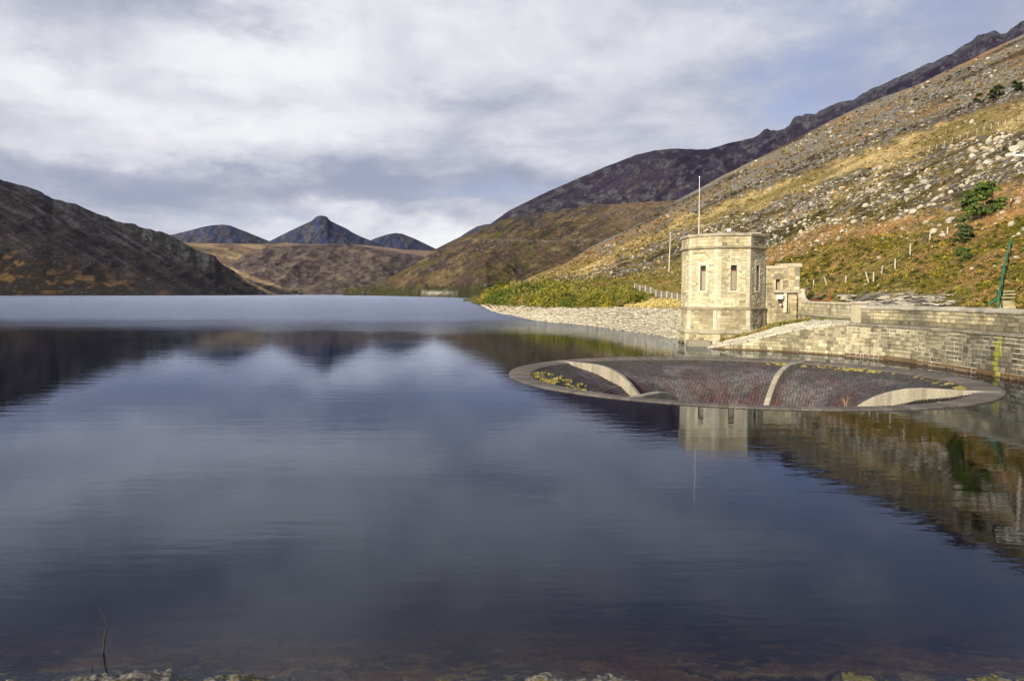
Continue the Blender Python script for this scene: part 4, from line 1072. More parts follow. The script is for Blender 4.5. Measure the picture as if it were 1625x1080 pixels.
# ------------------------------------------------------------------ leaf clouds
nrng = np.random.default_rng(11)
def leaf_cloud(centers, radii, ntri, size, cols, flat=.8, var=.3, spiky=0.0):
    """centers (n,3) radii (n,3) cols (n,3): triangles strewn through each ellipsoid's upper shell"""
    n = len(centers); m = n * ntri
    ci = np.repeat(np.arange(n), ntri)
    d = nrng.normal(size=(m, 3)); d /= np.linalg.norm(d, axis=1)[:, None]; d[:, 2] = np.abs(d[:, 2]) * 1.0 - .15
    rad = nrng.uniform(.35, 1.05, m) ** .6
    lump = .75 + .5 * vnoise(d[:, 0] * 2.2 + ci * 3.7, d[:, 1] * 2.2 + d[:, 2] * 2.2 + ci * 1.3, 5)
    P_ = centers[ci] + d * radii[ci] * (rad * lump)[:, None]
    a = nrng.normal(size=(m, 3)); a[:, 2] *= flat; a /= np.linalg.norm(a, axis=1)[:, None]
    b = np.cross(a, nrng.normal(size=(m, 3))); b /= np.linalg.norm(b, axis=1)[:, None]
    s_ = (np.asarray(size)[ci] if np.ndim(size) else size) * nrng.uniform(.6, 1.4, m)
    s_ = s_[:, None]
    V = np.stack([P_ - a * s_ * .5 - b * s_ * .35, P_ + a * s_ * .5 - b * s_ * .25, P_ + b * s_ * .7 + d * s_ * spiky], 1).reshape(-1, 3)
    F = np.arange(m * 3).reshape(m, 3)
    cc = cols[ci] * nrng.uniform(1 - var, 1 + var, m)[:, None]
    cc[:, 0] *= nrng.uniform(.85, 1.25, m)
    return V, F, np.repeat(np.clip(cc, 0, 1), 3, 0)
M_leaf = leaf_mat("scrub_leaves", 4)
def surf_z(x, y): return ground(x, y)

def hit_many(n, pxr, pyf, wfn=None, seed=3, tmax=1e9):
    r_ = random.Random(seed); out = []
    tries = 0
    while len(out) < n and tries < n * 30:
        tries += 1
        px = r_.uniform(*pxr); lo_, hi_ = pyf(px); py = r_.uniform(lo_, hi_)
        if wfn is not None and r_.random() > wfn(px, py): continue
        h = hill_hit(px, py)
        if h is None or h.y > tmax: continue
        out.append((px, py, h))
    return out
fl_ = lambda L: (lambda x: float(np.interp(x, [p[0] for p in L], [p[1] for p in L])))
fY, f3, f4 = fl_(YEL), fl_(L3), fl_(L4); fR = fl_(ridge_pts)

# gorse on the lower slope behind the wall
pts = hit_many(3600, (1150, 1850), lambda x: (f4(x) - 8, 488), None, 5, 190)
ctr = []; rad = []; col = []
for px, py, h in pts:
    nn = float(fbm(h.x / 6, h.y / 6, 3, 501)); n2 = float(fbm(h.x / 2.5, h.y / 2.5, 3, 503))
    if px < 1300 and h.y < np.interp(px, [1150, 1262, 1300], [100, 90, 80]): continue
    if 1330 < px < 1530 and py > 466 and n2 > .36: continue
    if 1588 < px < 1614 and py > 455: continue
    r0 = max(.25, 4.2 / FP * h.y) * rng.uniform(.6, 1.35)
    ctr.append((h.x, h.y, h.z)); rad.append((r0, r0, r0 * rng.uniform(.7, 1.1)))
    c = Vector((.155, .145, .020)); c = c.lerp(Vector((.27, .215, .055)), max(0, min(1, (nn - .42) * 5)))
    if n2 > .58: c = c.lerp(Vector((.30, .19, .085)), .8)
    if rng.random() < .05: c = Vector((.36, .32, .03))
    if rng.random() < .22: c = Vector((.045, .055, .012))
    col.append(c)
V, F, cc = leaf_cloud(np.array(ctr), np.array(rad), 60, np.array(rad)[:, 0] * .34, np.array(col), var=.4)
tag(link("gorse_scrub", np_mesh("gorse_scrub", V, F, corner_cols=cc), M_leaf), kind="stuff")

# taller gorse bank along the shore left of the tower
ctr = []; rad = []; col = []
for px, py, h in hit_many(900, (752, 1012), lambda x: (float(np.interp(x, [752, 800, 880, 1012], [466, 462, 462, 472])), float(np.interp(x, [752, 790, 850, 900, 960, 1012], [482, 486, 487, 489, 489, 483]))), None, 9, 420):
    u_, _ = ray(px, YH)
    nn = float(fbm(px / 14., h.y / 30, 3, 511))
    r0 = np.interp(h.y, [110, 200, 420], [1.2, 2.0, 3.4]) * rng.choice((.4, .6, .8, 1.0, 1.25, 1.5)) * (1.25 if 785 < px < 900 else 1)
    ctr.append((h.x, h.y, h.z + r0 * .2)); rad.append((r0, r0, r0 * rng.uniform(.75, 1.15)))
    c = Vector((.070, .100, .013)).lerp(Vector((.18, .175, .028)), max(0, min(1, (nn - .40) * 5)))
    if rng.random() < .04: c = Vector((.36, .31, .03))
    if rng.random() < .10: c = Vector((.25, .19, .09))
    col.append(c)
V, F, cc = leaf_cloud(np.array(ctr), np.array(rad), 260, np.array(rad)[:, 0] * .14, np.array(col), var=.3)
tag(link("gorse_thicket", np_mesh("gorse_thicket", V, F, corner_cols=cc), M_leaf), kind="stuff")

# rough grass, heather and bracken tufts higher up
ctr = []; rad = []; col = []; sz = []
for px, py, h in hit_many(9000, (790, 1850), lambda x: (fR(x) + 2, f4(x) + 30), None, 13, 700):
    ci = int(np.clip(round((px - HG['px'][0]) / (HG['px'][1] - HG['px'][0])), 0, len(HG['px']) - 1))
    ri = int(np.argmin(np.abs(HG['Y'][:, ci] - h.y)))
    c = HG['cols'][ri, ci] * rng.uniform(.6, 1.35)
    if rng.random() < .12: c = np.array(GO) * .7
    r0 = 2.6 / FP * h.y * rng.uniform(.6, 1.5)
    ctr.append((h.x, h.y, h.z)); rad.append((r0, r0, r0 * .55)); col.append(c)
V, F, cc = leaf_cloud(np.array(ctr), np.array(rad), 16, np.array(rad)[:, 0] * .7, np.array(col), var=.3)
tag(link("moorland_tufts", np_mesh("moorland_tufts", V, F, corner_cols=cc), M_leaf), kind="stuff")

# dry grass on the shelf by the fence, weeds at the tower foot
ctr = []; rad = []; col = []
for px, py, h in hit_many(700, (995, 1100), lambda x: (476, 487), None, 17, 200):
    r0 = rng.uniform(.25, .5); ctr.append((h.x, h.y, h.z)); rad.append((r0 * 1.3, r0, r0 * .8)); col.append(Vector((.52, .43, .18)).lerp(Vector((.42, .38, .14)), rng.random()))
V, F, cc = leaf_cloud(np.array(ctr), np.array(rad), 26, np.array(rad)[:, 0] * .5, np.array(col), var=.2)
tag(link("dry_grass", np_mesh("dry_grass", V, F, corner_cols=cc), M_leaf), kind="stuff")
ctr = []; rad = []; col = []
for _ in range(150):
    u_ = rng.uniform(3, 17); v_ = rng.uniform(.80, 1.0); p_ = asurf(u_, v_, .1)
    r0 = rng.uniform(.18, .42); ctr.append(p_); rad.append((r0, r0, r0)); col.append(Vector((.13, .16, .03)).lerp(Vector((.30, .22, .07)), rng.random()))
for _ in range(60):
    u_ = rng.uniform(20, 27); v_ = rng.uniform(.85, 1.0); p_ = asurf(u_, v_, .03)
    ctr.append(p_); rad.append((.2, .2, .14)); col.append(Vector((.13, .2, .03)))
V, F, cc = leaf_cloud(np.array(ctr), np.array(rad), 60, np.array(rad)[:, 0] * .4, np.array(col), var=.35)
tag(link("weeds", np_mesh("weeds", V, F, corner_cols=cc), M_leaf), kind="stuff")
# moss and dry grass growing on the funnel's top steps
ctr = []; rad = []; col = []
for _ in range(900):
    th = rng.uniform(0, 2 * math.pi); d_ = math.degrees(th)
    q_ = rng.uniform(.64, .89) if 160 < d_ < 225 else rng.uniform(.85, .91)
    if 160 < d_ < 225 and float(fbm(q_ * 22, th * 9, 3, 530)) < .46: continue
    if 60 < d_ < 160 or (225 < d_ < 325 and rng.random() < .7): continue
    if not (160 < d_ < 225) and float(fbm(th * 6, 3, 3, 531)) < .60 and rng.random() < .8: continue
    z_ = fz(min(q_, .894)); r0 = rng.uniform(.06, .20) if 160 < d_ < 225 else rng.uniform(.04, .11)
    ctr.append((bp(q_, th, z_))); rad.append((r0 * 1.3, r0 * 1.3, r0 * .6)); col.append(Vector((.40, .34, .11)).lerp(Vector((.16, .16, .04)), rng.random() ** 2))
V, F, cc = leaf_cloud(np.array(ctr), np.array(rad), 30, np.array(rad)[:, 0] * .5, np.array(col), var=.25)
tag(link("moss", np_mesh("moss", V, F, corner_cols=cc), M_leaf), kind="stuff")

# ------------------------------------------------------------------ single shrubs and trees on the hillside
M_bark = plain_mat("bark", (.16, .12, .08), .9)
def shrub(name, px, base, top, w_, col, label, cat, n=26, dead=False, group=None):
    h = hill_hit(px, base)
    if h is None: return
    t = h.y; hh = (base - top) / FP * t; r0 = w_ / 2 / FP * t
    e_ = tag(empty(name, h), label, cat, group)
    mb = MB()
    nl = 5 if w_ > 15 else 3
    for i in range(nl):
        a = rng.uniform(0, 6.28); k = rng.uniform(.2, .65)
        mb.tube([(0, 0, -.3), (math.cos(a) * r0 * .15, math.sin(a) * r0 * .15, hh * .3), (math.cos(a) * r0 * k, math.sin(a) * r0 * k, hh * .78)], max(.025, r0 * .03), 6, (.3, .25, .2), r1=.015)
    mb.build("stem", M_bark, e_)
    C_ = []; R_ = []; K = []
    for i in range(n):
        a = rng.uniform(0, 6.28); q_ = math.sqrt(rng.random()); z_ = rng.uniform(.06, .93) * hh
        rr_ = r0 * (1 - .6 * max(0, z_ / hh - .45) / .55) * (.8 + .2 * min(1, z_ / hh / .3))
        C_.append((math.cos(a) * q_ * rr_ * .85, math.sin(a) * q_ * rr_ * .85, z_)); s_ = r0 * rng.uniform(.14, .36); R_.append((s_, s_, s_ * .8)); K.append(Vector(col) * rng.uniform(.7, 1.35))
    V, F, cc = leaf_cloud(np.array(C_), np.array(R_), 150 if w_ > 15 else 60, r0 * (.085 if w_ > 30 else .15), np.array(K), var=.4)
    link("foliage", np_mesh("foliage", V, F, corner_cols=cc), M_leaf, e_)
shrub("bush", 1554, 345, 290, 64, (.085, .135, .030), "largest leafy green bush on the right hillside, above a smaller bush", "bush", 60)
shrub("bush", 1524, 386, 344, 42, (.07, .10, .035), "rounded dark green bush just below the largest leafy bush", "bush", 44)
shrub("bush", 1526, 418, 390, 26, (.06, .11, .025), "small dark green bush in the gorse left of the green handrail", "bush", 24)
shrub("bush", 1452, 360, 338, 12, (.10, .17, .03), "narrow bright green bush among the boulders on the bracken slope", "bush", 12)
shrub("bush", 1541, 166, 149, 18, (.035, .055, .02), "leftmost of three dark bushes high on the scree", "bush", 16)
shrub("bush", 1569, 157, 137, 26, (.05, .06, .03), "greyish middle one of three dark bushes high on the scree", "bush", 20)
shrub("bush", 1600, 146, 129, 22, (.035, .055, .02), "rightmost of three dark bushes high on the scree", "bush", 16)
shrub("conifer", 1161, 312, 299, 10, (.03, .06, .02), "lone small dark conifer on the slope above the tower, right of the flagpole", "tree", 12)
shrub("conifer", 1041, 342, 333, 7, (.03, .045, .02), "small dark tree on the hill's skyline left of the flagpole", "tree", 9)
shrub("conifer", 1030, 348, 341, 5, (.03, .045, .02), "tiny dark tree just below another one left of the flagpole", "tree", 8)
shrub("conifer", 1066, 327, 319, 6, (.03, .045, .02), "tiny dark tree high on the hill's edge above two others", "tree", 8)
shrub("conifer", 987, 371, 364, 5, (.03, .045, .02), "tiny dark tree standing alone on the hill's lower edge", "tree", 8)
shrub("bush", 862, 441, 436, 8, (.05, .08, .02), "small dark bush low on the hill's edge above the gorse bank", "bush", 8)

# ------------------------------------------------------------------ boulders
def ico(sub):
    import bmesh
    bm = bmesh.new(); bmesh.ops.create_icosphere(bm, subdivisions=sub, radius=1)
    V = np.array([v.co[:] for v in bm.verts]); F = np.array([[v.index for v in f.verts] for f in bm.faces]); bm.free(); return V, F
IV, IF = ico(2)
def boulder_verts(seed, flat):
    r_ = np.random.default_rng(seed); V = IV.copy()
    for _ in range(9):                                   # planar breaks
        d = r_.normal(size=3); d /= np.linalg.norm(d); k = r_.uniform(.55, .85)
        s_ = V @ d; V = V - np.outer(np.maximum(s_ - k, 0) * .92, d)
    V *= 1 + .12 * (vnoise(V[:, 0] * 2 + seed, V[:, 1] * 2 + V[:, 2], seed) - .5)[:, None]
    V *= np.array([1.15, .9, flat]); return V
M_boulder = stone_mat("boulder_granite", 1.5, 7, .25, (.18, .16, .12), .05, .25)
protos = []
for i, fl2 in enumerate((.62, .75, .5, .68, .85, .42, .6, .7)):
    V = boulder_verts(100 + i, fl2); tone = (1.0, .92, .82, 1.05, .75, .95, .88, 1.1)[i]
    protos.append((V, np_mesh("boulder", V, IF, vert_cols=np.tile(np.array((.42, .385, .32)) * tone, (len(V), 1)))))
    protos[-1][1].materials.append(M_boulder)
def bw_(px, py):
    yy_, y3_, y4_ = fY(px), f3(px), f4(px)
    if py < yy_ - 18: k = .35
    elif py < yy_ + 14: k = .10
    elif py < y3_: k = 1.0 if px > 1080 else .35
    elif py < y4_: k = .30
    else: k = .03
    cl = float(fbm(px / 26., py / 13., 3, 601))
    return k * max(.05, min(1, (cl - .42) * 7))
SH = ("rounded", "blocky", "flat-topped", "angular", "upright", "slab-like", "irregular", "squarish")
explicit = [(1419, 345, 13), (1426, 338, 8), (1433, 342, 9), (1444, 333, 15), (1456, 326, 12), (1471, 323, 11), (1480, 312, 17), (1490, 308, 12), (1503, 303, 9), (1487, 299, 8), (1505, 346, 21), (1462, 284, 20), (1434, 299, 14), (1441, 293, 10), (1515, 268, 16), (1492, 257, 9), (1585, 335, 12), (1600, 352, 16), (1560, 255, 20), (1548, 263, 16), (1584, 250, 15), (1575, 248, 17), (1600, 231, 24), (1612, 226, 20), (1622, 205, 10), (1594, 243, 17), (1552, 232, 15), (1540, 238, 15), (1560, 222, 14), (1572, 217, 13), (1546, 228, 12), (1534, 246, 12), (1580, 222, 12), (1566, 236, 13), (1533, 233, 14), (1555, 245, 12),
            (1347, 246, 7), (1349, 245, 6), (1273, 293, 8), (1310, 313, 9), (1312, 345, 12), (1297, 343, 10), (1245, 350, 11), (1238, 357, 9), (1248, 362, 8), (1316, 327, 7), (1333, 365, 9), (1328, 376, 10), (1296, 380, 14), (1305, 384, 9), (1276, 359, 6), (1478, 364, 15), (1493, 371, 12), (1465, 351, 9), (1386, 330, 8), (1395, 335, 7), (1401, 322, 9), (1414, 311, 10), (1380, 300, 12), (1372, 297, 9), (1392, 297, 9), (1363, 303, 9), (1384, 283, 7), (1605, 375, 8), (1612, 370, 7), (1622, 360, 14), (1520, 292, 10), (1537, 290, 9), (1340, 470, 14), (1353, 468, 12), (1273, 462, 10), (1262, 466, 8)]
cand = [(px, py, hill_hit(px, py + s_ * .3), s_) for px, py, s_ in explicit]
r2 = random.Random(41)
for px, py, h in hit_many(3600, (800, 1850), lambda x: (fR(x) + 3, 470), bw_, 43):
    s_ = min(11, max(1.6, math.exp(r2.gauss(1.0, .55)))) * np.interp(px, [800, 1100, 1300, 1625], [.55, .8, 1, 1.25]) * (.8 if py < fY(px) - 18 else 1)
    cand.append((px, py, h, s_))
cand = [c for c in cand if c[2] is not None]
vis = [c for c in cand if c[0] < 1622]; vis.sort(key=lambda c: -c[3])
things, rest = vis[:300], vis[300:] + [c for c in cand if c[0] >= 1622]
def zone(px, py, s_, k):
    big_ = "large " if s_ > 13 else ("small " if s_ < 6.5 else "")
    yy_, y3_, y4_ = fY(px), f3(px), f4(px)
    tone = ("pale", "grey", "dull grey", "bright pale", "dark grey", "light", "grey", "whitish")[k]
    near = None
    if math.hypot(px - 1554, py - 320) < 60: near = "beside the largest leafy bush"
    elif math.hypot(px - 1524, py - 365) < 45: near = "beside the rounded dark bush"
    elif px > 1570 and 190 < py < 300: near = "above the white crossarm"
    elif px > 1590: near = "far right"
    elif 1084 < px < 1240 and py > 300: near = "just above the tower"
    elif 1240 <= px < 1320: near = "above the gatehouse"
    elif px < 1084: near = "left of the tower"
    elif 1400 < px < 1510 and 300 < py < 352: near = "low row of stones"
    elif 1320 <= px < 1420: near = "above the straight parapet"
    elif 1420 <= px < 1510: near = "mid right slope"
    else: near = "left of the bushes"
    band = "on the upper scree" if py < yy_ - 16 else "in the dry grass band" if py < yy_ + 14 else "in the boulder field" if py < y3_ else "on the bracken slope" if py < y4_ else "in the gorse"
    return "%s%s %s boulder %s, %s" % (big_, tone, SH[k], band, near)
labels = {}
for i, (px, py, h, s_) in enumerate(things):
    k = i % 8; t = h.y; r0 = s_ / 2 / FP * t
    o = bpy.data.objects.new("boulder", protos[k][1]); C.objects.link(o)
    o.location = (h.x, h.y, h.z + r0 * .05); o.scale = (r0 * .95, r0 * .95, r0 * rng.uniform(1.0, 1.5)); o.rotation_euler = (rng.uniform(-.25, .25), rng.uniform(-.25, .25), rng.uniform(0, 6.28))
    tag(o, zone(px, py, s_, k), "boulder", "granite boulders strewn over the hillside")
# smaller stones
VV = []; FF = []; CC = []; nb_ = 0
JV, JF = ico(1)
sm_p = []
for i in range(8):
    r_ = np.random.default_rng(500 + i); V = JV * r_.uniform(.75, 1.1, (len(JV), 1)); V *= np.array([1.15, .9, .6]); sm_p.append(V)
def stones(lst, name, base=(.54, .50, .42), var=.3, mat=None):
    VV = []; FF = []; CC = []; n0 = 0
    for i, (p_, r0, a, fz_) in enumerate(lst):
        V = sm_p[i % 8]; ca, sa = math.cos(a), math.sin(a)
        W_ = np.stack([V[:, 0] * ca - V[:, 1] * sa, V[:, 0] * sa + V[:, 1] * ca, V[:, 2] * fz_], 1) * r0 + np.array(p_)
        VV.append(W_); FF.append(JF + n0); n0 += len(V); CC.append(np.tile(np.array(base) * rng.uniform(1 - var, 1 + var), (len(V), 1)))
    me = np_mesh(name, np.concatenate(VV), np.concatenate(FF), vert_cols=np.concatenate(CC))
    return tag(link(name, me, mat or M_boulder), kind="stuff")
stones([((h.x, h.y, h.z + .02), s_ / 2 / FP * h.y, rng.uniform(0, 6.28), rng.uniform(1.0, 1.7)) for px, py, h, s_ in rest], "scree_stones", (.40, .37, .31))
# pale slabs behind the wing wall
lst = []
for px, py, h in hit_many(70, (1335, 1515), lambda x: (466 + abs(x - 1420) * .03, 486), None, 47, 120):
    lst.append(((h.x, h.y, h.z + .05), rng.uniform(.35, .75), rng.uniform(0, 6.28), .3))
stones(lst, "rock_slabs", (.40, .37, .30), .25)

# pitched stones of the beach left of the tower
shx = [(-20, 421), (-6.6, 234), (-2, 204), (5, 150), (10, 134), (14.3, 121), (17.6, 108), (19.3, 94), (20.4, 89), (20.6, 85)]
sh = np.array(shx, float); d_ = np.r_[0, np.cumsum(np.hypot(np.diff(sh[:, 0]), np.diff(sh[:, 1])))]
lst = []; s_ = 60.0
while s_ < d_[-1]:
    x = np.interp(s_, d_, sh[:, 0]); y = np.interp(s_, d_, sh[:, 1]); x2 = np.interp(s_ + 1, d_, sh[:, 0]); y2 = np.interp(s_ + 1, d_, sh[:, 1])
    L = math.hypot(x2 - x, y2 - y) or 1; tx_, ty_ = (x2 - x) / L, (y2 - y) / L; nx_, ny_ = -ty_, tx_       # inland
    size = np.interp(y, [85, 200, 300], [.42, .85, 1.5]); q_ = -.6
    W_ = np.interp(y, [85, 105, 130, 160, 250], [26, 20, 24, 26, 14])
    while q_ < W_:
        xx = x + nx_ * q_ + rng.uniform(-.12, .12); yy_ = y + ny_ * q_ + rng.uniform(-.12, .12)
        if yy_ > 60:
            z_ = ground(xx, yy_)
            u_ = xx / yy_; pxx = 812.5 + u_ * FP * .998
            if z_ < 3.15 and not (abs(xx - 23.85) < 5 and abs(yy_ - 83.1) < 5):
                lst.append(((xx, yy_, max(z_, -.3) + .03), size * rng.uniform(.42, .68), rng.uniform(0, 6.28), rng.uniform(.25, .55)))
        q_ += size * .95
    s_ += size * .95
stones(lst, "beach_stones", (.56, .52, .42), .28, stone_mat("beach_stone", 1.0, 5, .2, (.22, .19, .09), .03, .12))

# ------------------------------------------------------------------ fences
M_post = plain_mat("weathered_wood", (.46, .42, .34), .9)
M_conc = plain_mat("fence_concrete", (.60, .58, .52), .85)
M_wire = plain_mat("wire", (.30, .30, .29), .5)
def fence(label, plist, hgt, rr_, mat, tilt=None, wires=(.5, .95), group=None, name="fence"):
    P_ = [p for p in plist if p is not None]
    e_ = tag(empty(name, P_[0]), label, "fence", group); o0 = P_[0]
    tops = []
    for i, p_ in enumerate(P_):
        h_ = hgt[i] if isinstance(hgt, (list, tuple)) else hgt
        tl = tilt[i] if tilt else rng.uniform(-.04, .04)
        q_ = p_ - o0; top = q_ + Vector((tl * h_, 0, h_)); mb = MB()
        mb.tube([q_ - Vector((0, 0, .3)), top], rr_, 6, (.5, .5, .5), r1=rr_ * .9); mb.build("post", mat, e_); tops.append((q_, top))
    mb = MB()
    for f in wires:
        for (a0, a1), (b0, b1) in zip(tops[:-1], tops[1:]): mb.tube([a0.lerp(a1, f), b0.lerp(b1, f)], .012, 4, cap=False)
    for f in wires: pass
    w_ = mb.build("wire", M_wire, e_); 
    return e_, tops
up_x = [1240, 1252, 1264, 1277, 1289, 1301, 1313, 1325, 1337, 1348, 1359, 1370, 1381, 1391, 1400, 1409, 1418, 1427, 1436, 1446, 1457, 1467, 1478, 1490, 1502, 1514, 1526, 1540, 1551, 1562, 1573, 1584, 1594, 1604, 1614, 1625, 1640, 1660]
fx, fyy = [1240, 1295, 1340, 1382, 1414, 1457, 1490, 1526, 1558, 1594, 1625, 1700], [306, 290, 273, 257, 250, 241, 231, 217, 206, 196, 188, 165]
fence("long line of pale posts crossing the dry grass band high on the hillside", [hill_hit(x, float(np.interp(x, fx, fyy))) for x in up_x], 1.2, .065, M_post)
lo_p = [(1290.7, 456), (1312, 451), (1341, 447), (1379, 447), (1385.5, 448), (1398, 434), (1419, 426), (1442, 407), (1472, 384), (1500, 372)]
lo_h = [1.05, .9, .8, 1.1, 1.1, .9, 1.1, 1.5, 1.0, .9]; lo_t = [0, -.35, .1, -.4, 0, .1, 0, 0, .05, 0]
fence("ragged row of leaning weathered posts in the gorse right of the gatehouse", [hill_hit(*p) for p in lo_p], lo_h, .09, M_post, lo_t)
# concrete post and mesh fence left of the tower
fp_ = []
for k in range(11):
    px = 1092 - k * 8.5; t = 112 + k * 5.5; u_, _ = ray(px, YH); x = float(u_) * t; fp_.append(Vector((x, t, ground(x, t))))
e_, tops = fence("low mesh fence on concrete posts above the pale stone beach", fp_, 1.25, .09, M_conc, [0] * 11, wires=(.25, .5, .75, .97))
mb = MB()
for (a0, a1), (b0, b1) in zip(tops[:-1], tops[1:]):
    for i in range(16):
        f = i / 16; p_ = a0.lerp(b0, f); q_ = a1.lerp(b1, f); mb.tube([p_, q_], .013, 3, cap=False)
    for i in range(8):
        f = .08 + i * .12; mb.tube([a0.lerp(a1, f), b0.lerp(b1, f)], .011, 3, cap=False)
mb.build("mesh", M_wire, e_)

# ------------------------------------------------------------------ poles, power line
M_pole = plain_mat("pole_wood", (.48, .44, .37), .9)
pb = hill_hit(1061, 431); ph = 62.5 / FP * pb.y
pe = tag(empty("utility_pole", pb), "slim pale utility pole on the green slope left of the tower", "utility pole")
mb = MB(); mb.tube([(0, 0, -.5), (.25 * pb.y / 150, 0, ph)], .17, 8, r1=.12); mb.build("pole", M_pole, pe)
mb = MB(); mb.tube([(.1, 0, ph * .36), (.102, 0, ph * .40)], .19, 8); mb.build("band", plain_mat("yellow_band", (.7, .5, .05), .6), pe)
t2 = 75.0; u_, v_ = ray(1642, 247); q2 = Vector((float(u_) * t2, t2, H + float(v_) * t2)); gz = ground(q2.x, q2.y)
pe2 = tag(empty("power_pole", (q2.x, q2.y, gz)), "power pole with white crossarm reaching in at the right edge of the hillside", "power pole")
mb = MB(); mb.tube([(0, 0, -.6), (0, 0, q2.z - gz + .5)], .15, 8, r1=.12); mb.build("pole", M_pole, pe2)
zc_ = q2.z - gz
mb = MB(); mb.box(-2.3, 2.3, -.30, -.16, zc_ - .10, zc_ + .10); mb.box(-2.36, -2.22, -.3, -.16, zc_ - .06, zc_ + .30); mb.build("crossarm", M_white, pe2)
mb = MB(); mb.tube([(-1.4, -.2, zc_ - .05), (-.05, -.2, zc_ - .9)], .04, 6); mb.build("brace", M_white, pe2)
for dx in (-2.2, -1.2, 1.2, 2.2):
    mb = MB(); mb.tube([(dx, -.23, zc_ + .1), (dx, -.23, zc_ + .42)], .06, 8); mb.build("insulator", M_white, pe2)
for j, (dx, lb) in enumerate(((-2.2, "upper power line wire sagging across the boulder field"), (-1.2, "lower power line wire sagging across the boulder field"))):
    a_ = Vector((q2.x + dx, q2.y - .23, q2.z + .42)); b_ = Vector((pb.x + .2, pb.y, pb.z + ph - j * .6))
    mb = MB(); mb.tube([a_.lerp(b_, k / 40) - Vector((0, 0, 4 * (1.6 + j * 1.0) * (k / 40) * (1 - k / 40))) for k in range(41)], .022, 5, cap=False)
    tag(mb.build("power_line", M_metal), lb, "wire")
wp_ = hill_hit(1595, 332); mb = MB(); k_ = 44 / FP * wp_.y
mb.tube([(0, 0, -.3), (-.05, 0, k_)], .10, 7, r1=.08)
tag(mb.build("wooden_post", M_bark, None, loc=wp_), "tall brown wooden post below the white crossarm", "post")

# ------------------------------------------------------------------ green handrail and steps, red rail
M_green = plain_mat("green_paint", (.015, .17, .10), .5)
rl = []
for px, py in ((1585, 484), (1588, 470), (1590, 452), (1593, 435), (1597, 415), (1601, 398)):
    h = hill_hit(px, py)
    if h is not None: rl.append(h)
u_, _ = ray(1585, YH); b0 = Vector((float(u_) * 51.5, 51.5, 4.2))
rl = [b0] + [p_ for p_ in rl if p_.y > 52.5]
hr = tag(empty("handrail", b0), "green tubular handrail climbing the hillside steps above the wall", "handrail")
mb = MB(); mb.tube([p_ - b0 + Vector((0, 0, 1.05)) for p_ in rl], .06, 8); mb.tube([Vector((0, 0, 1.05)), Vector((-.6, .1, .55))], .05, 8); mb.build("rail", M_green, hr)
for p_ in rl:
    mb = MB(); mb.tube([p_ - b0 - Vector((0, 0, .2)), p_ - b0 + Vector((0, 0, 1.04))], .05, 8); mb.build("post", M_green, hr)
s0 = rl[0] + Vector((.35, .1, 0)); s1 = rl[min(2, len(rl) - 1)] + Vector((.5, 0, 0))
st_ = tag(empty("stone_steps", s0), "flight of pale stone steps beside the green handrail", "steps"); nst = 9
for i in range(nst):
    f = i / nst; p_ = s0.lerp(s1, f); f2 = (i + 1) / nst; p2 = s0.lerp(s1, f2); zz = max(ground(p_.x + .5, p_.y), p_.z) + .12; mb = MB()
    mb.box(p_.x - s0.x + rng.uniform(-.08, .08), p_.x - s0.x + .9 + rng.uniform(-.08, .08), p_.y - s0.y, p_.y - s0.y + .42, zz - s0.z - .12, zz - s0.z + .02, shade((.42, .37, .22), rng.uniform(.6, 1.15)), j=.025); mb.build("step", M_wall, st_)
ra = at(1268, 476, 86.0); rb = at(1316, 476, 74.5); rb.z = 4.75
ra.z = 4.75
rdr = tag(empty("red_rail", ra), "low red painted rail with one post showing behind the straight parapet", "railing")
mb = MB(); mb.tube([(0, 0, .05), rb - ra + Vector((0, 0, .05))], .07, 6); mb.build("rail", M_red, rdr)
mb = MB(); mb.tube([rb - ra - Vector((0, 0, .8)), rb - ra + Vector((0, 0, .45))], .10, 6); mb.tube([rb - ra + Vector((0, 0, .4)), rb - ra + Vector((0, 0, 1.15))], .035, 6); mb.build("post", M_red, rdr)

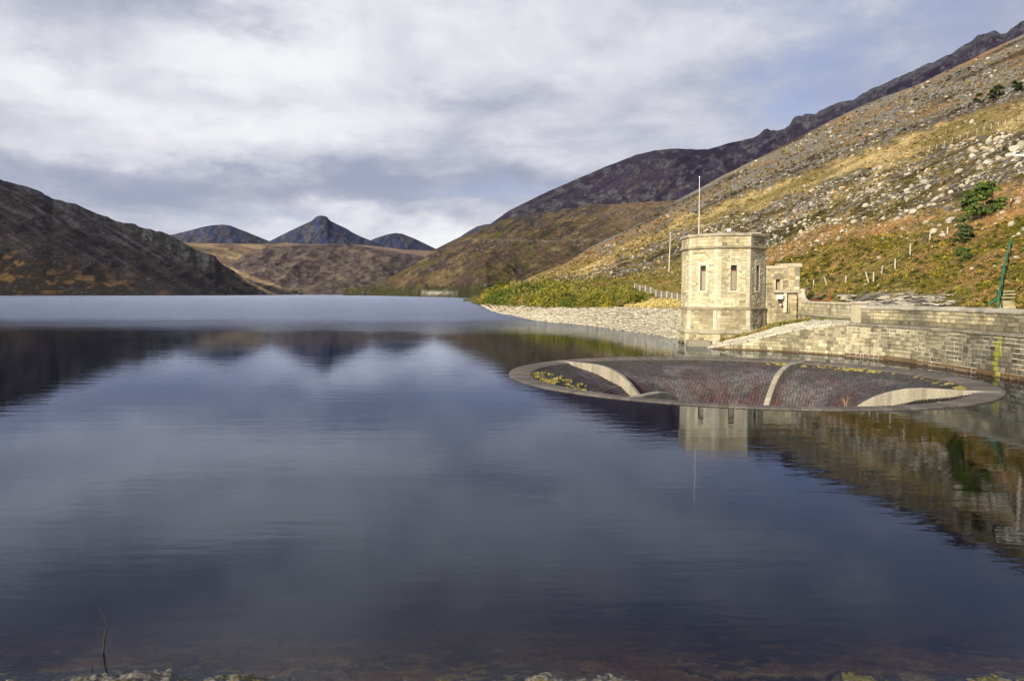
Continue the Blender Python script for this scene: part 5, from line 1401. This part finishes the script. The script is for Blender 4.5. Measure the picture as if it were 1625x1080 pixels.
# ------------------------------------------------------------------ the dam's stone slope at the camera's feet
M_dam = stone_mat("dam_stone", 2.2, 22, .3, (.06, .05, .03), .02)
def shore_patch(gx, gy):
    GXm, GYm = np.meshgrid(gx, gy)
    wyv = GYm + .10 * (fbm(GXm * .5, GYm * .5, 3, 701) - .5)
    rowh = .92; ri = np.floor((wyv - 8.2 + 30) / rowh); fy_ = (wyv - 8.2 + 30) / rowh - ri
    roff = _hash(ri.astype(np.int64), ri.astype(np.int64) * 0 + 5, 9)
    skew = .35 * fy_                                           # joints lean a little
    cw = 1.35 + .5 * _hash(ri.astype(np.int64), ri.astype(np.int64) * 0 + 8, 4)
    xx_ = (GXm + skew + roff * 3 + 60) / cw + .22 * (fbm(GXm * .8, GYm * .3, 3, 703) - .5)
    ci_ = np.floor(xx_); fx_ = xx_ - ci_
    rnd = _hash(ci_.astype(np.int64), ri.astype(np.int64), 21); rnd2 = _hash(ci_.astype(np.int64), ri.astype(np.int64), 22)
    ed = np.minimum(np.minimum(fx_, 1 - fx_) * cw, np.minimum(fy_, 1 - fy_) * rowh)
    ed = ed + .03 * (fbm(GXm * 6, GYm * 6, 3, 705) - .5)
    joint = 1 - sm(.0, .045, ed)
    n1 = fbm(GXm * 2.2, GYm * 2.2, 5, 707); n2 = fbm(GXm * 9, GYm * 9, 4, 709); n3 = fbm(GXm * .6, GYm * .6, 4, 711); n4 = fbm(GXm * 26, GYm * 26, 4, 731); n5 = fbm(GXm * 16, GYm * 16, 3, 733)
    Zs = -(GYm - 9.97) / 3.1 + (rnd - .5) * .09 + (n1 - .5) * .12 + (n2 - .5) * .035 - joint * .09 + (n4 - .5) * .022
    # rougher rubble where the slope leaves the water
    nearm = sm(11.0, 10.35, GYm)
    bump_ = np.exp(-((GXm + 5.3) / 1.0) ** 2) * .08 + np.exp(-((GXm + 7.0) / 1.0) ** 2) * .03 + np.exp(-((GXm + 4.0) / .5) ** 2) * .05 + np.exp(-((GXm - .45) / .28) ** 2) * .08 + np.exp(-((GXm - 1.4) / .3) ** 2) * .07 + np.exp(-((GXm - 4.9) / .25) ** 2) * .12 + np.exp(-((GXm - 7.0) / .6) ** 2) * .05
    Zs = Zs + nearm * (bump_ * (.55 + .9 * n1) + (fbm(GXm * 3.4, GYm * 3.4, 4, 713) - .5) * .10 * sm(-1, -3, GXm) + (n2 - .5) * .05)
    Zs = np.where(GYm < 9.9, Zs - .1 * sm(9.9, 9.3, GYm), Zs)
    grey = np.array((.085, .08, .072))
    cS = grey * (.65 + .6 * rnd2)[..., None]
    cS = mix(cS, (.14, .135, .12), sm(.54, .62, n2) * sm(.40, .60, n1) * .7)              # lichen
    wet = sm(.0, -.06, Zs)
    cS = mix(cS, (.27, .145, .055), wet * sm(.46, .62, n3) * .75)
    cS = mix(cS, (.36, .28, .10), wet * sm(.58, .66, fbm(GXm * 4, GYm * 4, 4, 719)) * .8)
    cS = cS * (.55 + .9 * n4)[..., None]
    cS = mix(cS, (.22, .21, .185), (1 - wet) * sm(.60, .66, n5) * .7)
    cS = mix(cS, (.03, .026, .02), joint * .9)
    cS = mix(cS, (.085, .08, .025), (1 - wet) * sm(.52, .6, fbm(GXm * 3, GYm * 3, 4, 721)) * .8)
    idx = np.arange(GXm.size).reshape(GXm.shape)
    F = np.stack([idx[:-1, :-1], idx[:-1, 1:], idx[1:, 1:], idx[1:, :-1]], -1).reshape(-1, 4)
    tag(link("shore", np_mesh("shore", np.stack([GXm, GYm, Zs], -1).reshape(-1, 3), F, vert_cols=cS.reshape(-1, 3).astype(np.float32), smooth=True), M_dam), kind="structure")
shore_patch(np.arange(-9.2, 9.21, .0165), np.arange(9.7, 11.305, .0165))
shore_patch(np.arange(-13, 13.01, .04), np.arange(11.30, 17.0, .04))
shore_patch(np.arange(-13, 13.01, .06), np.arange(8.2, 9.705, .05))
shore_patch(np.arange(-13, -9.19, .06), np.arange(9.7, 11.305, .05)); shore_patch(np.arange(9.2, 13.01, .06), np.arange(9.7, 11.305, .05))
mb = MB()
for x0_, x1_ in ((-60, -13), (-13, 13), (13, 33.5)):
    for y0_, y1_ in ((-1.2, 8.3), (8.3, 16.9), (16.9, 34)):
        mid_ = x0_ == -13 and y0_ == 8.3
        zf = lambda y: -(y - 10.02) / 3.1 - (.35 if mid_ else (.02))
        mb.add([(x0_, y0_, zf(y0_)), (x1_, y0_, zf(y0_)), (x1_, y1_, zf(y1_)), (x0_, y1_, zf(y1_))], [(0, 1, 2, 3)], (.2, .19, .16))
mb.add([(-60, -1.2, 3.74), (33.5, -1.2, 3.74), (33.5, -14, 3.74), (-60, -14, 3.74)], [(0, 3, 2, 1)], (.22, .21, .19))
tag(mb.build("embankment", M_dam), kind="structure")

# stalks in the water
M_stalk = plain_mat("dead_stalk", (.05, .032, .022), .8)
def stalk(pts, r0, label, name="plant_stalk"):
    base = at_z(pts[-1][0], pts[-1][1], -.05); t = base.y
    P_ = [at(px, py, t - .02 * i) - base for i, (px, py) in enumerate(pts)]
    P_ = list(reversed(P_)); P_[0] = P_[0] - Vector((0, 0, .5))
    mb = MB(); mb.tube(P_, r0, 6, r1=r0 * .45); tag(mb.build(name, M_stalk, None, loc=base), label, "plant stalk")
stalk([(156, 962), (163, 974), (171, 988), (166, 1010), (158, 1037)], .013, "bent dark dead stalk standing out of the shallow water at lower left")
stalk([(144, 1049), (147, 1057), (149, 1063)], .009, "short dark twig at the water's edge beside the lower left rocks")
stalk([(604, 957), (606, 966)], .008, "tiny dark stalk tip alone in open water near bottom centre")
stalk([(199, 963), (200, 970)], .006, "tiny dark stalk tip right of the bent stalk")
# dead plant rooted in the funnel
th = math.radians(-62); p0 = Vector(bp(.84, th, -.6)); p0 = at(1342, 634, 37.2); p0.z = -.2
dp = MB()
for i in range(9):
    a = rng.uniform(-.9, .9); L_ = rng.uniform(.35, .62)
    dp.tube([(0, 0, -.5), (a * .1, 0, .1), (a * L_ * .7, rng.uniform(-.1, .1), L_ * .9)], .012, 5, r1=.006)
tag(dp.build("dead_plant", plain_mat("straw", (.36, .22, .12), .9), None, loc=p0), "small dry reddish plant growing on the spillway's near inner edge", "plant")
# ------------------------------------------------------------------ thin air between here and the far hills
HAZE = .000003
if HAZE:
    m, nt = new_mat("haze_air"); g = N(nt)
    pv = g.n('ShaderNodeVolumePrincipled', inp={'Color': (.80, .87, 1.0, 1), 'Density': HAZE, 'Anisotropy': .2})
    o = g.n('ShaderNodeOutputMaterial'); nt.links.new(pv.outputs[0], o.inputs[1])
    mb = MB(); mb.box(-16500, 16500, -1000, 20500, -10.5, 1300); tag(mb.build("haze", m), kind="stuff")
